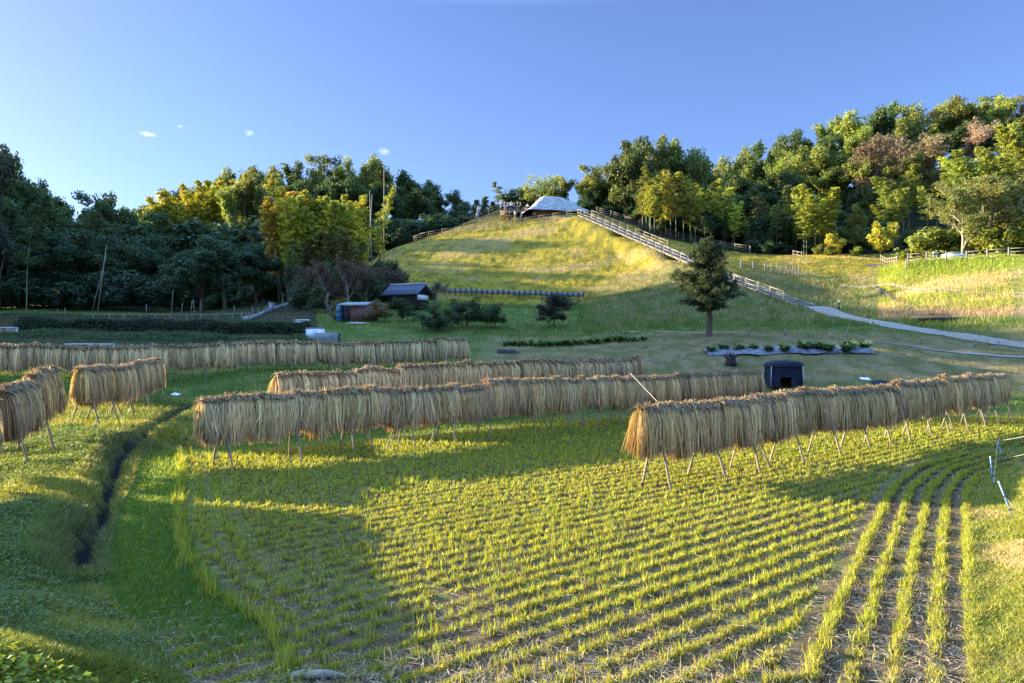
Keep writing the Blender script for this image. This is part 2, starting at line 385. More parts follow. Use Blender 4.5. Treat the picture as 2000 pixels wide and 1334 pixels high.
m, nt, b = mat('ditch_water', .8, .0); b.inputs['Base Color'].default_value = (.02, .022, .02, 1)
no = nd(nt, 'ShaderNodeTexNoise', Scale=12.0); bp = nd(nt, 'ShaderNodeBump', Strength=.25, Distance=.02); nt.links.new(no.outputs[0], bp.inputs['Height']); nt.links.new(bp.outputs[0], b.inputs['Normal'])
tag(obj('water', mesh('water', np.stack([PX.ravel(), PY.ravel(), zz.ravel()], 1), q, None, True), m), 'narrow strip of dark water in the ditch', None, None, 'structure')

PX, PY, q = ribbon(DITCH[:2], .12, 0, .05); m, nt, b = mat('open_water', .03, .5); b.inputs['Base Color'].default_value = (.02, .022, .02, 1)
no = nd(nt, 'ShaderNodeTexNoise', Scale=45.0); bp = nd(nt, 'ShaderNodeBump', Strength=1.0, Distance=.02); nt.links.new(no.outputs[0], bp.inputs['Height']); nt.links.new(bp.outputs[0], b.inputs['Normal'])
zc = float(np.median(Hn(PX[:, 3], PY[:, 3]))) + .12; tag(obj('water', mesh('water', np.stack([PX.ravel(), PY.ravel(), np.full(PX.size, zc)], 1), q, None, True), m), 'glinting open water at the near end of the ditch', None, None, 'structure')
def path(name, pix, w, label, m=M_path, lift=.05):
    pts = [hit(*p)[:2] if len(p) == 2 else (X_(p[0], p[2]), p[2]) for p in pix]
    PX, PY, q = ribbon(pts, w, 0, .4)
    Z = Hn(PX, PY) + lift
    return tag(obj(name, mesh(name, np.stack([PX.ravel(), PY.ravel(), Z.ravel()], 1), q, None, True), m), label, None, None, 'structure')
path('path', [(1575, 604, 66.5), (1630, 614, 63.2), (1700, 630, 59.6), (1800, 645, 56), (1900, 659, 53), (2000, 673, 50), (2150, 690, 47)], 2.3, 'pale gravel path curving down from the foot of the stairs')
path('track', [(1690, 661, 50), (1760, 668, 48.5), (1850, 676, 46.6), (2000, 687, 45), (2100, 693, 44)], .55, 'narrow pale edging track across the slope below the gravel path', lift=.04)
path('track', [(1480, 652, 51.5), (1400, 648, 52.5), (1300, 643, 55), (1180, 636, 57.5)], .35, 'faint worn track running past the lone pine', lift=.03)
path('track', [(1640, 559, 82), (1700, 561, 79), (1760, 564, 74.5), (1800, 566, 71.5), (1900, 571, 67), (2000, 576, 64), (2100, 580, 61)], .35, 'thin pale path under the golden mound', lift=.05)

# ------------------------------------------------------------------ blades
def blade_mesh(name, P, h, w, lean, col, bend=True, tipc=None):
    n = len(P); a = RG.uniform(0, 2 * PI, n); u = np.stack([np.cos(a), np.sin(a), np.zeros(n)], 1) * (w / 2)[:, None]
    b = RG.uniform(0, 2 * PI, n); v = np.stack([np.cos(b), np.sin(b), np.zeros(n)], 1) * (lean * h)[:, None]
    up = np.zeros((n, 3)); up[:, 2] = h * np.sqrt(np.clip(1 - lean ** 2 * .6, .15, 1))
    P = P - np.array([0, 0, .015])
    if bend:
        V = np.stack([P - u, P + u, P + u * .8 + up * .55 + v * .3, P - u * .8 + up * .55 + v * .3, P + up + v], 1).reshape(-1, 3)
        i = np.arange(n)[:, None] * 5
        f = [i + np.array([0, 1, 2, 3]), i + np.array([3, 2, 4])]; k = 5
    else:
        V = np.stack([P - u, P + u, P + up + v], 1).reshape(-1, 3); i = np.arange(n)[:, None] * 3; f = [i + np.array([0, 1, 2])]; k = 3
    cc = np.repeat(col, k, 0)
    if tipc is not None:
        cc = cc.reshape(n, k, 3); cc[:, -1] = cc[:, -1] * tipc; cc = cc.reshape(-1, 3)
    return mesh(name, V, f, cc)
def jitter(c, n, s=.25, hue=.12):
    k = RG.normal(1, s, (n, 1)).clip(.35, 1.9); hh = RG.normal(0, hue, (n, 1))
    return np.clip(c * k * np.concatenate([1 + hh, np.ones((n, 1)), 1 - hh], 1), .004, .9)
def scatter_screen(n, px0, px1, d0, d1, p=1.0):
    """spots spread so that nearer ground gets more of them per square metre"""
    t = RG.uniform(0, 1, n); d = (d0 ** (-p) + t * (d1 ** (-p) - d0 ** (-p))) ** (-1 / p)
    px = RG.uniform(px0, px1, n); return X_(px, d), d
def grass(name, label, x, y, hh, ww, lean=.45, s=.25, col=None, bend=True, cat=None):
    z = Hn(x, y); c = zone(x, y, z) * 1.15 if col is None else col
    n = len(x); h = hh * RG.uniform(.5, 1.25, n); l = np.clip(RG.normal(lean, .2, n), .02, .95)
    me = blade_mesh(name, np.stack([x, y, z], 1), h, ww * RG.uniform(.7, 1.3, n), l, jitter(c, n, s), bend)
    return tag(obj(name, me, M_grass), label, cat or 'grass', None, 'stuff')
def keep(m, *a): return [v[m] for v in a]

# 1 paddy: rows of regrowing stubble
sx = np.arange(-40, 12, .42)                       # rows (distance across)
R = []
for k, s in enumerate(np.arange(-34.32, 14, .33)):
    t = np.arange(-20, 52, .14) + RG.uniform(0, .17); t = t + RG.normal(0, .03, len(t)); ss = s + RG.normal(0, .03, len(t))
    R.append(np.stack([NRM[0] * ss + RK[0] * t, NRM[1] * ss + RK[1] * t], 1))
R = np.concatenate(R); sd = poly_sd(PADDY, R[:, 0], R[:, 1])
R = R[(sd < -.5) & (R[:, 1] > 5) & ~EDGE(R[:, 0], R[:, 1]) & (np.abs(R[:, 0]) < R[:, 1] * .72 + 1)]
R = R[~((R[:, 0] < 0) & (poly_sd(PADDY, R[:, 0], R[:, 1]) > -1.95))]
edge = PADDY[15:]; E = []                          # rows curving along the right bank and the left edge
def offset_row(poly, k, off, step=.12):
    P = np.array(poly, float)
    x, y = P.T; t = np.concatenate([[0], np.cumsum(np.hypot(np.diff(x), np.diff(y)))]); s = np.arange(0, t[-1], step)
    x = np.interp(s, t, x); y = np.interp(s, t, y)
    for _ in range(16): x[1:-1] = (x[:-2] + x[2:]) / 2; y[1:-1] = (y[:-2] + y[2:]) / 2
    dx = np.gradient(x); dy = np.gradient(y); L = np.hypot(dx, dy)
    return np.stack([x + dy / L * off, y - dx / L * off], 1)
qx = RG.uniform(2.2, 20, 60000); qy = RG.uniform(5, 21, 60000); q0 = poly_sd(PADDY, qx, qy); m_ = (q0 < -.1) & (q0 > -1.95); qx, qy, q0 = qx[m_], qy[m_], q0[m_]
qx, qy, q0 = qx[:1700], qy[:1700], q0[:1700]; gx_ = (poly_sd(PADDY, qx + .01, qy) - q0) / .01; gy_ = (poly_sd(PADDY, qx, qy + .01) - q0) / .01; lev = -(np.round((-q0 - .30) / .33).clip(0, 4) * .33 + .30); E.append(np.stack([qx + gx_ * (lev - q0), qy + gy_ * (lev - q0)], 1) + RG.normal(0, .022, (len(qx), 2)))
LFT = []
for k in range(3):
    r = offset_row(PADDY[:10], 0, (.95 + .36 * k)); r = r + RG.normal(0, .05, r.shape); LFT.append(r)
E = np.concatenate(E + LFT); sdE = poly_sd(PADDY, E[:, 0], E[:, 1]); E = E[sdE < -.1]
H = np.concatenate([R, E]); n = len(H)
nv = fbm(H[:, 0] * .33, H[:, 1] * .33, 41); keepp = RG.uniform(0, 1, n) < np.where(EDGE(H[:, 0], H[:, 1]), 1, (.85 + .8 * (nv - .35)).clip(.6, 1)); H = H[keepp]; n = len(H)
nb = np.where(H[:, 1] < 14, 24, np.where(H[:, 1] < 22, 13, 7)); I = np.repeat(np.arange(n), nb); N = len(I)
x = H[I, 0] + RG.normal(0, .032, N); y = H[I, 1] + RG.normal(0, .032, N)
pl = RG.uniform(.6, 1.25, n)[I] * (.75 + .6 * fbm(x * .4, y * .4, 43)); dist = y
lush = np.clip(.25 + sstep(5.5, 9.5, y - .2 * x + 1.0) + (x < -3) * .7, 0, 1)
isl = np.zeros(n); 
base = mixc((.37, .31, .10), (.33, .36, .03), np.clip(lush * .9 + RG.normal(0, .22, N), 0, 1))
brown = RG.uniform(0, 1, N) < .14; base = np.where(brown[:, None], (.19, .14, .085), base)
edgeboost = 1 + .9 * ((x < -2) & (poly_sd(PADDY, x, y) > -1.15))
hh = .112 * pl * (.6 + .5 * lush) * edgeboost
me = blade_mesh('rice_stubble', np.stack([x, y, Hn(x, y)], 1), hh * RG.uniform(.6, 1.2, N), np.where(y < 14, .009, np.where(y < 22, .016, .028)) * RG.uniform(.8, 1.3, N), np.clip(RG.normal(.26, .14, N), .02, .8), jitter(base, N, .22), True)
tag(obj('rice_stubble', me, M_grass), 'rows of cut rice stubble sprouting yellow green shoots', 'rice stubble', None, 'stuff')
# short brown butts of the cut plants, darkened to carry row shadow too
nb = np.where(H[:, 1] < 16, 16, 6); I = np.repeat(np.arange(n), nb); N = len(I)
x = H[I, 0] + RG.normal(0, .04, N) + .07 * NRM[0]; y = H[I, 1] + RG.normal(0, .04, N) + .07 * NRM[1]
me = blade_mesh('stubble_butts', np.stack([x, y, Hn(x, y)], 1), RG.uniform(.04, .10, N), np.where(y < 16, .012, .028) * np.ones(N), np.clip(RG.normal(.3, .2, N), 0, .9), jitter(np.tile((.10, .068, .04), (N, 1)), N, .35), False)
tag(obj('stubble_butts', me, M_straw), 'short brown stem ends of the cut rice in the rows, darkened for row shadow', 'rice stubble', None, 'stuff')
# 2 low green fuzz on the ridges
x, y = scatter_screen(760000, -120, 2120, 5.2, 38, .95); sd = poly_sd(PADDY, x, y)
s = x * NRM[0] + y * NRM[1]; row = np.where(EDGE(x, y), .5 + .5 * np.cos((sd + .30) * 2 * PI / .33), .5 + .5 * np.cos(s * 2 * PI / .33)) ** 1.6; nn = fbm(x * 1.6, y * 1.6, 51); nl = fbm(x * .28, y * .28, 52)
pr = np.where(EDGE(x, y), row ** 3 * .35, row ** 2.5) * sstep(.27, .47, nn * .6 + nl * .4) * (.75 + .25 * sstep(6.5, 11.5, y - .2 * x)) + .25 * (y > 20)
x, y = keep((sd < -.05) & (RG.uniform(0, 1, len(x)) < pr), x, y)
c = mixc((.28, .31, .025), (.42, .36, .06), fbm(x * .7, y * .7, 55)); c = mixc(c, (.19, .23, .022), sstep(16, 24, y))
grass('paddy_grass', 'low yellow green shoots covering the ridges of the paddy', x, y, .062 + .003 * (y - 8).clip(0, 20), .007 + .0011 * y.clip(0, 30), .5, .25, c)
# 3 bright strip beside the ditch
x, y = scatter_screen(120000, 120, 560, 6.3, 24, 1); sd = poly_sd(PADDY, x, y)
x, y = keep((sd < .1) & (sd > -1.1) & (x < -1) & (RG.uniform(0, 1, len(x)) < sstep(6.8, 10.5, y + 1.2 * (fbm(x * 2, y * 2, 57) - .5))), x, y); c = np.tile((.115, .19, .022), (len(x), 1))
grass('edge_grass', 'soft bright green grass lying along the paddy side of the ditch', x, y, .12, .010, .75, .25, c)
# 4 left bank
x, y = scatter_screen(400000, -150, 420, 4.6, 31, .9); sd = poly_sd(PADDY, x, y); dd = line_d(DITCH, x, y)
x, y, dd = keep((sd > .05) & (dd > .17), x, y, dd); c = zone(x, y, y) * 1.25
c = mixc(c, (.24, .24, .03), (y < 6.6) * .6)
grass('bank_grass', 'rough green grass on the bank left of the ditch', x, y, .09 + .08 * (dd < .65), .007 + .0009 * y, .6, .3, c)
def leaves(name, label, x, y, size, hgt, c, cat='weeds', s=.3):
    n = len(x); z = Hn(x, y) + RG.uniform(.02, 1, n) * hgt
    nrm = RG.normal(0, .55, (n, 3)); nrm[:, 2] = 1; nrm /= np.linalg.norm(nrm, axis=1)[:, None]
    a = RG.normal(0, 1, (n, 3)); u = np.cross(a, nrm); u /= np.linalg.norm(u, axis=1)[:, None]; v = np.cross(nrm, u)
    sz = (size * RG.uniform(.5, 1.3, n))[:, None]; Pc = np.stack([x, y, z], 1)
    V = np.stack([Pc - u * sz, Pc - v * sz * .62 + nrm * sz * .12, Pc + u * sz, Pc + v * sz * .62 + nrm * sz * .12], 1).reshape(-1, 3); i = np.arange(n)[:, None] * 4
    return tag(obj(name, mesh(name, V, i + np.array([0, 1, 2, 3]), np.repeat(jitter(c, n, s), 4, 0)), M_grass), label, cat, None, 'stuff')
x, y = scatter_screen(190000, -150, 460, 4.5, 24, .9); sd = poly_sd(PADDY, x, y); dd = line_d(DITCH, x, y); nn = fbm(x * .8, y * .8, 61)
x, y = keep((sd > .1) & (dd > .45) & (nn > .54 + .16 * (RG.uniform(0, 1, len(x)) - .3)), x, y)
leaves('clover_weeds', 'broad leaved green weeds matted over the left bank', x, y, np.where(y < 7, .019, .013 + .0010 * y), .09, mixc((.13, .175, .045), (.28, .30, .04), (y < 6.5) * .8))
x, y = scatter_screen(9000, -60, 420, 4.3, 5.9, 1); sd = poly_sd(PADDY, x, y); x, y = keep(sd > .2, x, y)
leaves('leafy_weeds', 'larger yellow green leaves in sunlight at the near left corner', x, y, .032 * np.ones(len(x)), .2, np.tile((.24, .27, .03), (len(x), 1)))
# 5 right bank
x, y = scatter_screen(230000, 1740, 2150, 5.2, 24, .9); sd = poly_sd(PADDY, x, y); x, y = keep((sd > -.35) & (x > 3) & (y < 22.5), x, y)
grass('bank_grass', 'pale yellow green grass on the bank at the right', x, y, .10, .0065 + .0009 * y, .7, .32, zone(x, y, y) * 1.25)
x, y = scatter_screen(5200, 520, 1080, 5.9, 6.9, 1); x, y = keep((fbm(x * 1.4, y * 1.4, 63) > .46) & (RG.uniform(0, 1, len(x)) > (y - 5.9) / 1.1), x, y)
leaves('edge_weeds', 'small leaved pale green weeds along the near edge of the paddy', x, y, .017 * np.ones(len(x)), .22, np.tile((.27, .29, .06), (len(x), 1)))
x, y = scatter_screen(800, 250, 1500, 5.8, 7.2, 1)
grass('dry_stalks', 'tall dry grass stalks along the near edge of the paddy', x, y, .20, .006, .5, .3, np.tile((.42, .36, .16), (len(x), 1)))
# 6 straw litter
def litter(name, label, x, y, L, w, c):
    n = len(x); a = RG.uniform(0, 2 * PI, n); d = np.stack([np.cos(a), np.sin(a), RG.normal(0, .12, n)], 1) * (L * RG.uniform(.4, 1.2, n) / 2)[:, None]
    u = np.stack([-np.sin(a), np.cos(a), RG.normal(0, .4, n)], 1) * w / 2; Pc = np.stack([x, y, Hn(x, y) + RG.uniform(.012, .06, n)], 1)
    V = np.stack([Pc - d - u, Pc + d - u, Pc + d + u, Pc - d + u], 1).reshape(-1, 3); i = np.arange(n)[:, None] * 4
    return tag(obj(name, mesh(name, V, i + np.array([0, 1, 2, 3]), np.repeat(jitter(c, n, .35), 4, 0)), M_straw), label, 'straw', None, 'stuff')
x, y = scatter_screen(60000, -50, 2100, 5.4, 22, 1.4); sd = poly_sd(PADDY, x, y)
pr = np.where(EDGE(x, y), 1.2, .12 + .4 * (1 - sstep(6.3, 8.4, y - .16 * x))) * (.3 + .9 * sstep(.4, .6, fbm(x, y, 71)))
x, y = keep((sd < .1 + .5 * (x > 3)) & (RG.uniform(0, 1, len(x)) < pr), x, y)
litter('straw_litter', 'loose dead straw lying on the soil of the paddy', x, y, .13, .0055, np.tile((.30, .23, .14), (len(x), 1)))
# 7 grass further off
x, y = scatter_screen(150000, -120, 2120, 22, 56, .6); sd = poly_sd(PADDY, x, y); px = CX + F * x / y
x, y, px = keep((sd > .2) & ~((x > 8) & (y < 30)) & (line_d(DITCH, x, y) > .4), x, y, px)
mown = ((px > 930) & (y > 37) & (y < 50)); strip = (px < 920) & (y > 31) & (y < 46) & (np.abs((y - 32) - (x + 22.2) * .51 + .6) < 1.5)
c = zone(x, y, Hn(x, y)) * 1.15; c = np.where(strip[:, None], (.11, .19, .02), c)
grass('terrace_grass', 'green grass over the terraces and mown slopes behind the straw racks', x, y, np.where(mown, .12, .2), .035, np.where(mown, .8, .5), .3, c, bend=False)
x, y = scatter_screen(130000, -60, 2080, 55, 84, .4); px = CX + F * x / y
tall = (px > 1130) & (px < 1980) & (y > 57); x, y, px, tall = keep(tall | (RG.uniform(0, 1, len(x)) < .6), x, y, px, tall)
hpath = line_d([(X_(1590, 66), 66), (X_(1700, 59.6), 59.6), (X_(1800, 56), 56), (X_(2000, 50), 50)], x, y) < 1.6
x, y, tall = keep(~hpath, x, y, tall)
grass('meadow_grass', 'unmown grass on the slope between the terraces and the hill', x, y, np.where(tall, .44, .22), .055, .35, .3, None, bend=False)
x, y = scatter_screen(190000, 640, 2080, 74, 128, .2); px = CX + F * x / y; z = Hn(x, y)
gd = (z > 7) & ((px < 1500) | (y < 104)) & ((px > 700) | (y < 100)); x, y, px = keep(gd, x, y, px)
grass('hill_grass', 'wind combed yellow green and dry grass covering the round hill', x, y, .24, .07, .8, .26, None, bend=False)
# ------------------------------------------------------------------ straw racks
def sheaf_arrays(seed, ns=170, w=.012, L=1.05, seg=5, core=True):
    r = np.random.default_rng(seed); V = []; Fq = []; K = []; n0 = 0
    for side in (-1, 1):
        n = ns; lay = r.uniform(0, 1, n); t = np.linspace(0, 1, seg + 1)
        x0 = r.normal(0, .045, n).clip(-.11, .11); cl = r.integers(0, 5, n); xs = x0 * .8 + r.normal(0, .05, n) + np.array([-.13, -.07, 0, .07, .13])[cl] * .8 + np.where(r.uniform(0, 1, n) < .12, r.normal(0, .14, n), 0); skew = r.normal(0, .04)
        Ln = L * (r.uniform(.8, 1.06, n) + r.normal(0, .05, 5)[cl]) * np.where(r.uniform(0, 1, n) < .08, r.uniform(.5, .9, n), 1)
        out = .06 + .19 * lay + r.normal(0, .02, 5)[cl]                       # how far from the middle plane it hangs
        T = t[None, :]
        yy = out[:, None] * (1 - np.exp(-T * 7)) * (1 + .25 * T) + r.normal(0, .02, n)[:, None] * T
        zz = .04 + .05 * lay[:, None] * np.exp(-T * 5) - Ln[:, None] * T ** 1.15
        xx = x0[:, None] + (xs - x0)[:, None] * T ** .8 + skew * T + r.normal(0, .045, n)[:, None] * np.sin(T * r.uniform(2, 6, n)[:, None])
        P = np.stack([xx, side * yy, zz], 2)
        u = np.zeros((n, 1, 3)); a = r.uniform(-.9, .9, n); u[:, 0, 0] = np.cos(a); u[:, 0, 1] = np.sin(a)
        wv = (w * (1 + .9 * sstep(.62, .95, T) - .85 * (T >= 1)))[..., None]
        A = P - u * wv / 2; B = P + u * wv / 2; m = seg + 1
        V.append(np.stack([A, B], 2).reshape(-1, 3))
        i = (np.arange(n)[:, None] * (2 * m) + np.arange(seg)[None] * 2).ravel() + n0
        Fq.append(np.stack([i, i + 1, i + 3, i + 2], 1)); n0 += n * 2 * m
        base = mixc((.78, .55, .27), (.64, .50, .27), r.uniform(0, 1, n)); tip = np.array((.46, .31, .16))
        s = (1 + r.normal(0, .34, n)).clip(.3, 1.8) * (1 + r.normal(0, .12, 5))[cl]
        c = base[:, None, :] * (1 - sstep(.55, 1, t))[None, :, None] + tip * sstep(.55, 1, t)[None, :, None]
        c = c * s[:, None, None]; K.append(np.repeat(c[:, :, None, :], 2, 2).reshape(-1, 3))
    # cut ends that stick up as a ridge
    n = int(ns * 1.2); a = r.uniform(-1, 1, n) * 1.45; ln = r.uniform(.08, .24, n)
    p0 = np.stack([r.uniform(-.13, .13, n), np.sin(a) * .05, np.full(n, .02)], 1)
    d = np.stack([r.normal(0, .4, n), np.sin(a), np.cos(a) * .75], 1) * ln[:, None]; p1 = p0 + d * .6 + np.array([0, 0, .012]); p2 = p0 + d - np.array([0, 0, .4]) * (ln * np.abs(np.sin(a)))[:, None]
    u = np.cross(d, r.normal(0, 1, (n, 3))); u /= np.linalg.norm(u, axis=1)[:, None]; u *= w * .7
    V.append(np.stack([p0 - u, p0 + u, p1 - u, p1 + u, p2 - u, p2 + u], 1).reshape(-1, 3)); i = np.arange(n)[:, None] * 6 + n0
    Fq += [i + np.array([0, 1, 3, 2]), i + np.array([2, 3, 5, 4])]; n0 += n * 6
    K.append(np.repeat(jitter(np.tile((.32, .24, .145), (n, 1)), n, .45), 6, 0))
    if core:                                         # the packed inside of the bundle
        y = [-.13, -.145, -.10, -.035, .035, .10, .145, .13]; z = [-L * .93, -.5, -.12, .05, .05, -.12, -.5, -L * .93]
        xw = [.12, .11, .10, .09, .09, .10, .11, .12]
        A = [[-xw[k], y[k], z[k]] for k in range(8)] + [[xw[k], y[k], z[k]] for k in range(8)]
        V.append(np.array(A)); q = [[k, k + 1, k + 9, k + 8] for k in range(7)] + [[0, 1, 6, 7], [1, 2, 5, 6], [2, 3, 4, 5], [8, 15, 14, 9], [9, 14, 13, 10], [10, 13, 12, 11], [0, 7, 15, 8]]
        Fq.append(np.array(q) + n0); n0 += 16
        kc = np.tile(np.array((.28, .20, .11)), (16, 1)); K.append(kc)
    return np.concatenate(V), np.concatenate(Fq), np.concatenate(K)
SHEAF = []
for k in range(7):
    V, q, c = sheaf_arrays(100 + k, 190); SHEAF.append(mesh('straw_sheaf', V, q, c))
for mm in SHEAF: mm.materials.append(M_straw)
LOW = [sheaf_arrays(200 + k, 60, .022, 1.05, 3) for k in range(5)]
leg0 = MB(); leg0.tube([(0, 0, 0), (.004, 0, .5), (-.004, 0, 1)], [.024, .02, .017], 6); LEGM = mesh('leg', np.concatenate(leg0.v), [np.concatenate(leg0.q), np.concatenate(leg0.t)], None, True); LEGM.materials.append(M_pole)
def rack(A, B, H0, label, slabel, steps, stuff=False, Hb=None, group='rice drying racks', dx=.23, legs=1.75, strawL=1.05, amp=1.0, slots=None):
    A = np.array(A, float); B = np.array(B, float); L = np.linalg.norm(B - A); d = (B - A) / L; nn = np.array([d[1], -d[0]]); rz = math.atan2(d[1], d[0])
    r = random.Random(int(A[0] * 100) + 5)
    root = thing('drying_rack', label, 'drying rack', (A[0], A[1], hz(*A)), 0, group)
    def top(t):
        g = hz(*(A + d * min(max(t, 0), L))); o = 0
        for (a, b, o0, o1) in steps:
            if a <= t < b: o = o0 + (o1 - o0) * (t - a) / (b - a)
        return g_line(t) + H0 + o
    g0, g1 = hz(*A), hz(*B)
    def g_line(t): return g0 + (g1 - g0) * t / L + .5 * (hz(*(A + d * min(max(t, 0), L))) - (g0 + (g1 - g0) * t / L))
    org = np.array([A[0], A[1], g0])
    for (a, b, o0, o1) in steps:                     # rails
        p = [np.array([*(A + d * t), top(min(t, b - .01) if t > a else a) - .03]) - org for t in (a, (a + b) / 2, b)]
        MB().tube(p, .032, 6).build('rail', M_pole, root, smooth=True)
    t = .45
    while t < L:
        c = A + d * t; zt = top(t) - .02
        for s in (-1, 1):
            sp = r.uniform(.36, .56) * s; al = r.uniform(-.14, .14) + .2 * s * 0
            foot = c + nn * sp + d * al; f = np.array([foot[0], foot[1], hz(*foot) - .05]); apex = np.array([*(c - nn * .03 * s - d * al * .1), zt])
            v = apex - f; v = v * (1 + r.uniform(.04, .12)); lg = obj('leg', LEGM, None, root); dr = Vector(v); lg.location = f - org
            q = Vector((0, 0, 1)).rotation_difference(dr.normalized()); lg.rotation_mode = 'QUATERNION'; lg.rotation_quaternion = q; kk = r.uniform(1.0, 1.3); lg.scale = (kk, kk, dr.length)
        if r.random() < .35:                         # an extra prop along the rack
            foot = c + d * r.choice([-.8, .8]) + nn * r.uniform(.1, .4); f = np.array([foot[0], foot[1], hz(*foot) - .05]); v = Vector(np.array([*c, zt]) - f)
            lg = obj('leg', LEGM, None, root); lg.location = f - org; lg.rotation_mode = 'QUATERNION'; lg.rotation_quaternion = Vector((0, 0, 1)).rotation_difference(v.normalized()); lg.scale = (1, 1, v.length)
        t += legs * r.uniform(.82, 1.15)
    t = .04; VV = []; QQ = []; KK = []; m = 0
    while t < L - .02:
        p = A + d * t; z = top(t) + r.uniform(-.03, .045); sc = r.uniform(.88, 1.1); tl = r.gauss(0, .045); rr = rz + r.gauss(0, .12) + (PI if r.random() < .5 else 0)
        if r.random() < .12: z += .06
        if not stuff:
            o = obj('straw_sheaf', SHEAF[r.randrange(7)]); o.location = (p[0], p[1], z); o.rotation_euler = (r.gauss(0, .03), tl, rr); o.scale = (1.05 * sc, sc * .95, sc * strawL / 1.05); kc = r.uniform(.68, 1.12); o.color = (kc, kc * r.uniform(.95, 1.03), kc * r.uniform(.88, 1.08), 1)
            tag(o, slabel, 'straw sheaf', 'straw sheaves on ' + slabel.split(' over ')[-1])
        else:
            V, q, c = LOW[r.randrange(5)]; V = V * np.array([1.05, sc, sc * strawL / 1.05]); cs, sn = math.cos(rr), math.sin(rr)
            V = np.stack([V[:, 0] * cs - V[:, 1] * sn + p[0], V[:, 0] * sn + V[:, 1] * cs + p[1], V[:, 2] + V[:, 0] * tl + z], 1)
            VV.append(V); QQ.append(q + m); KK.append(c * r.uniform(.7, 1.15)); m += len(V)
        t += dx * r.uniform(.85, 1.15)
    if stuff: FARSTRAW.append((np.concatenate(VV), np.concatenate(QQ), np.concatenate(KK)))
    return root
FARSTRAW = []
rack((2.75, 15.6), (20.3, 30.5), 1.66, 'timber drying rack at the right of the paddy, its near end turned to the camera', 'golden rice straw sheaf hanging over the rail of the rack at the right',
     [(0, 5.6, 0, -.02), (5.6, 11, .1, 0.0), (11, 12.4, .0, .0), (12.4, 16.4, .13, .03), (16.4, 23.1, .17, .12)])
rack((-7.7, 18.4), (12.0, 36.0), 1.66, 'longest timber drying rack running across the middle of the paddy', 'grey brown rice straw sheaf hanging over the rail of the long middle rack',
     [(0, 3.2, 0, 0), (3.2, 9.2, .05, -.03), (9.2, 12.5, .17, .10), (12.5, 19, .10, .03), (19, 26.5, .08, .14)])
rack((-13.05, 22.35), (-14.45, 30.2), 1.62, 'short drying rack left of the ditch, set apart from its taller neighbour by a gap', 'rice straw sheaf hanging over the short rack beyond the gap at the left',
     [(0, 4.1, .06, 0), (4.1, 8.4, .02, .16)])
rack((-11.1, 16.1), (-12.2, 19.6), 1.62, 'high sunlit drying rack on the left bank between two other racks', 'sunlit rice straw sheaf hanging over the high rack on the left bank',
     [(0, 2.0, 0, .04), (2.0, 3.8, .17, .2)])
rack((-9.2, 8.0), (-10.8, 15.2), 1.62, 'drying rack cut by the left edge of the photo, only its far end in view', 'rice straw sheaf hanging over the rack cut by the left edge of the photo',
     [(0, 7.4, 0, .03)])
rack((-8.0, 25.2), (6.7, 38.1), 1.68, 'drying rack standing just behind the long middle rack', '', [(0, 3.4, 0, .03), (3.4, 4.7, .12, -.03), (4.7, 19.6, .16, .12)], True)
rack((-32, 27.2), (-2.5, 42.1), 1.27, 'farthest drying rack, on the upper terrace along the back', '', [(0, 9, 0, 0), (9, 14.5, .06, -.04), (14.5, 33.1, .03, .05)], True, legs=2.2, strawL=1.06)
V = []; Q = []; K = []; m = 0
for v, q, c in FARSTRAW: V.append(v); Q.append(q + m); K.append(c); m += len(v)
tag(obj('straw_sheaves', mesh('straw_sheaves', np.concatenate(V), np.concatenate(Q), np.concatenate(K)), M_straw), 'grey rice straw hanging over the two racks farthest back', 'rice straw', None, 'stuff')
# loose bamboo poles
def pole(a, b, r, label, name='bamboo_pole', m=M_pole, cat='pole'):
    o = MB().tube([np.array(a) - a, (np.array(b) - a) * .5, np.array(b) - a], [r, r * .9, r * .8], 6).build(name, m, None, a, smooth=True); return tag(o, label, cat)
b_ = P_(1231, 729, 27.5); a_ = np.array(P_(1292, 793, 23.5)); dirv = np.array(b_) - a_; a_ = a_ - dirv * .35; a_[2] = max(a_[2], hz(a_[0], a_[1]))
pole(a_, b_, .013, 'long thin bamboo pole leaning up behind the near end of the right rack')
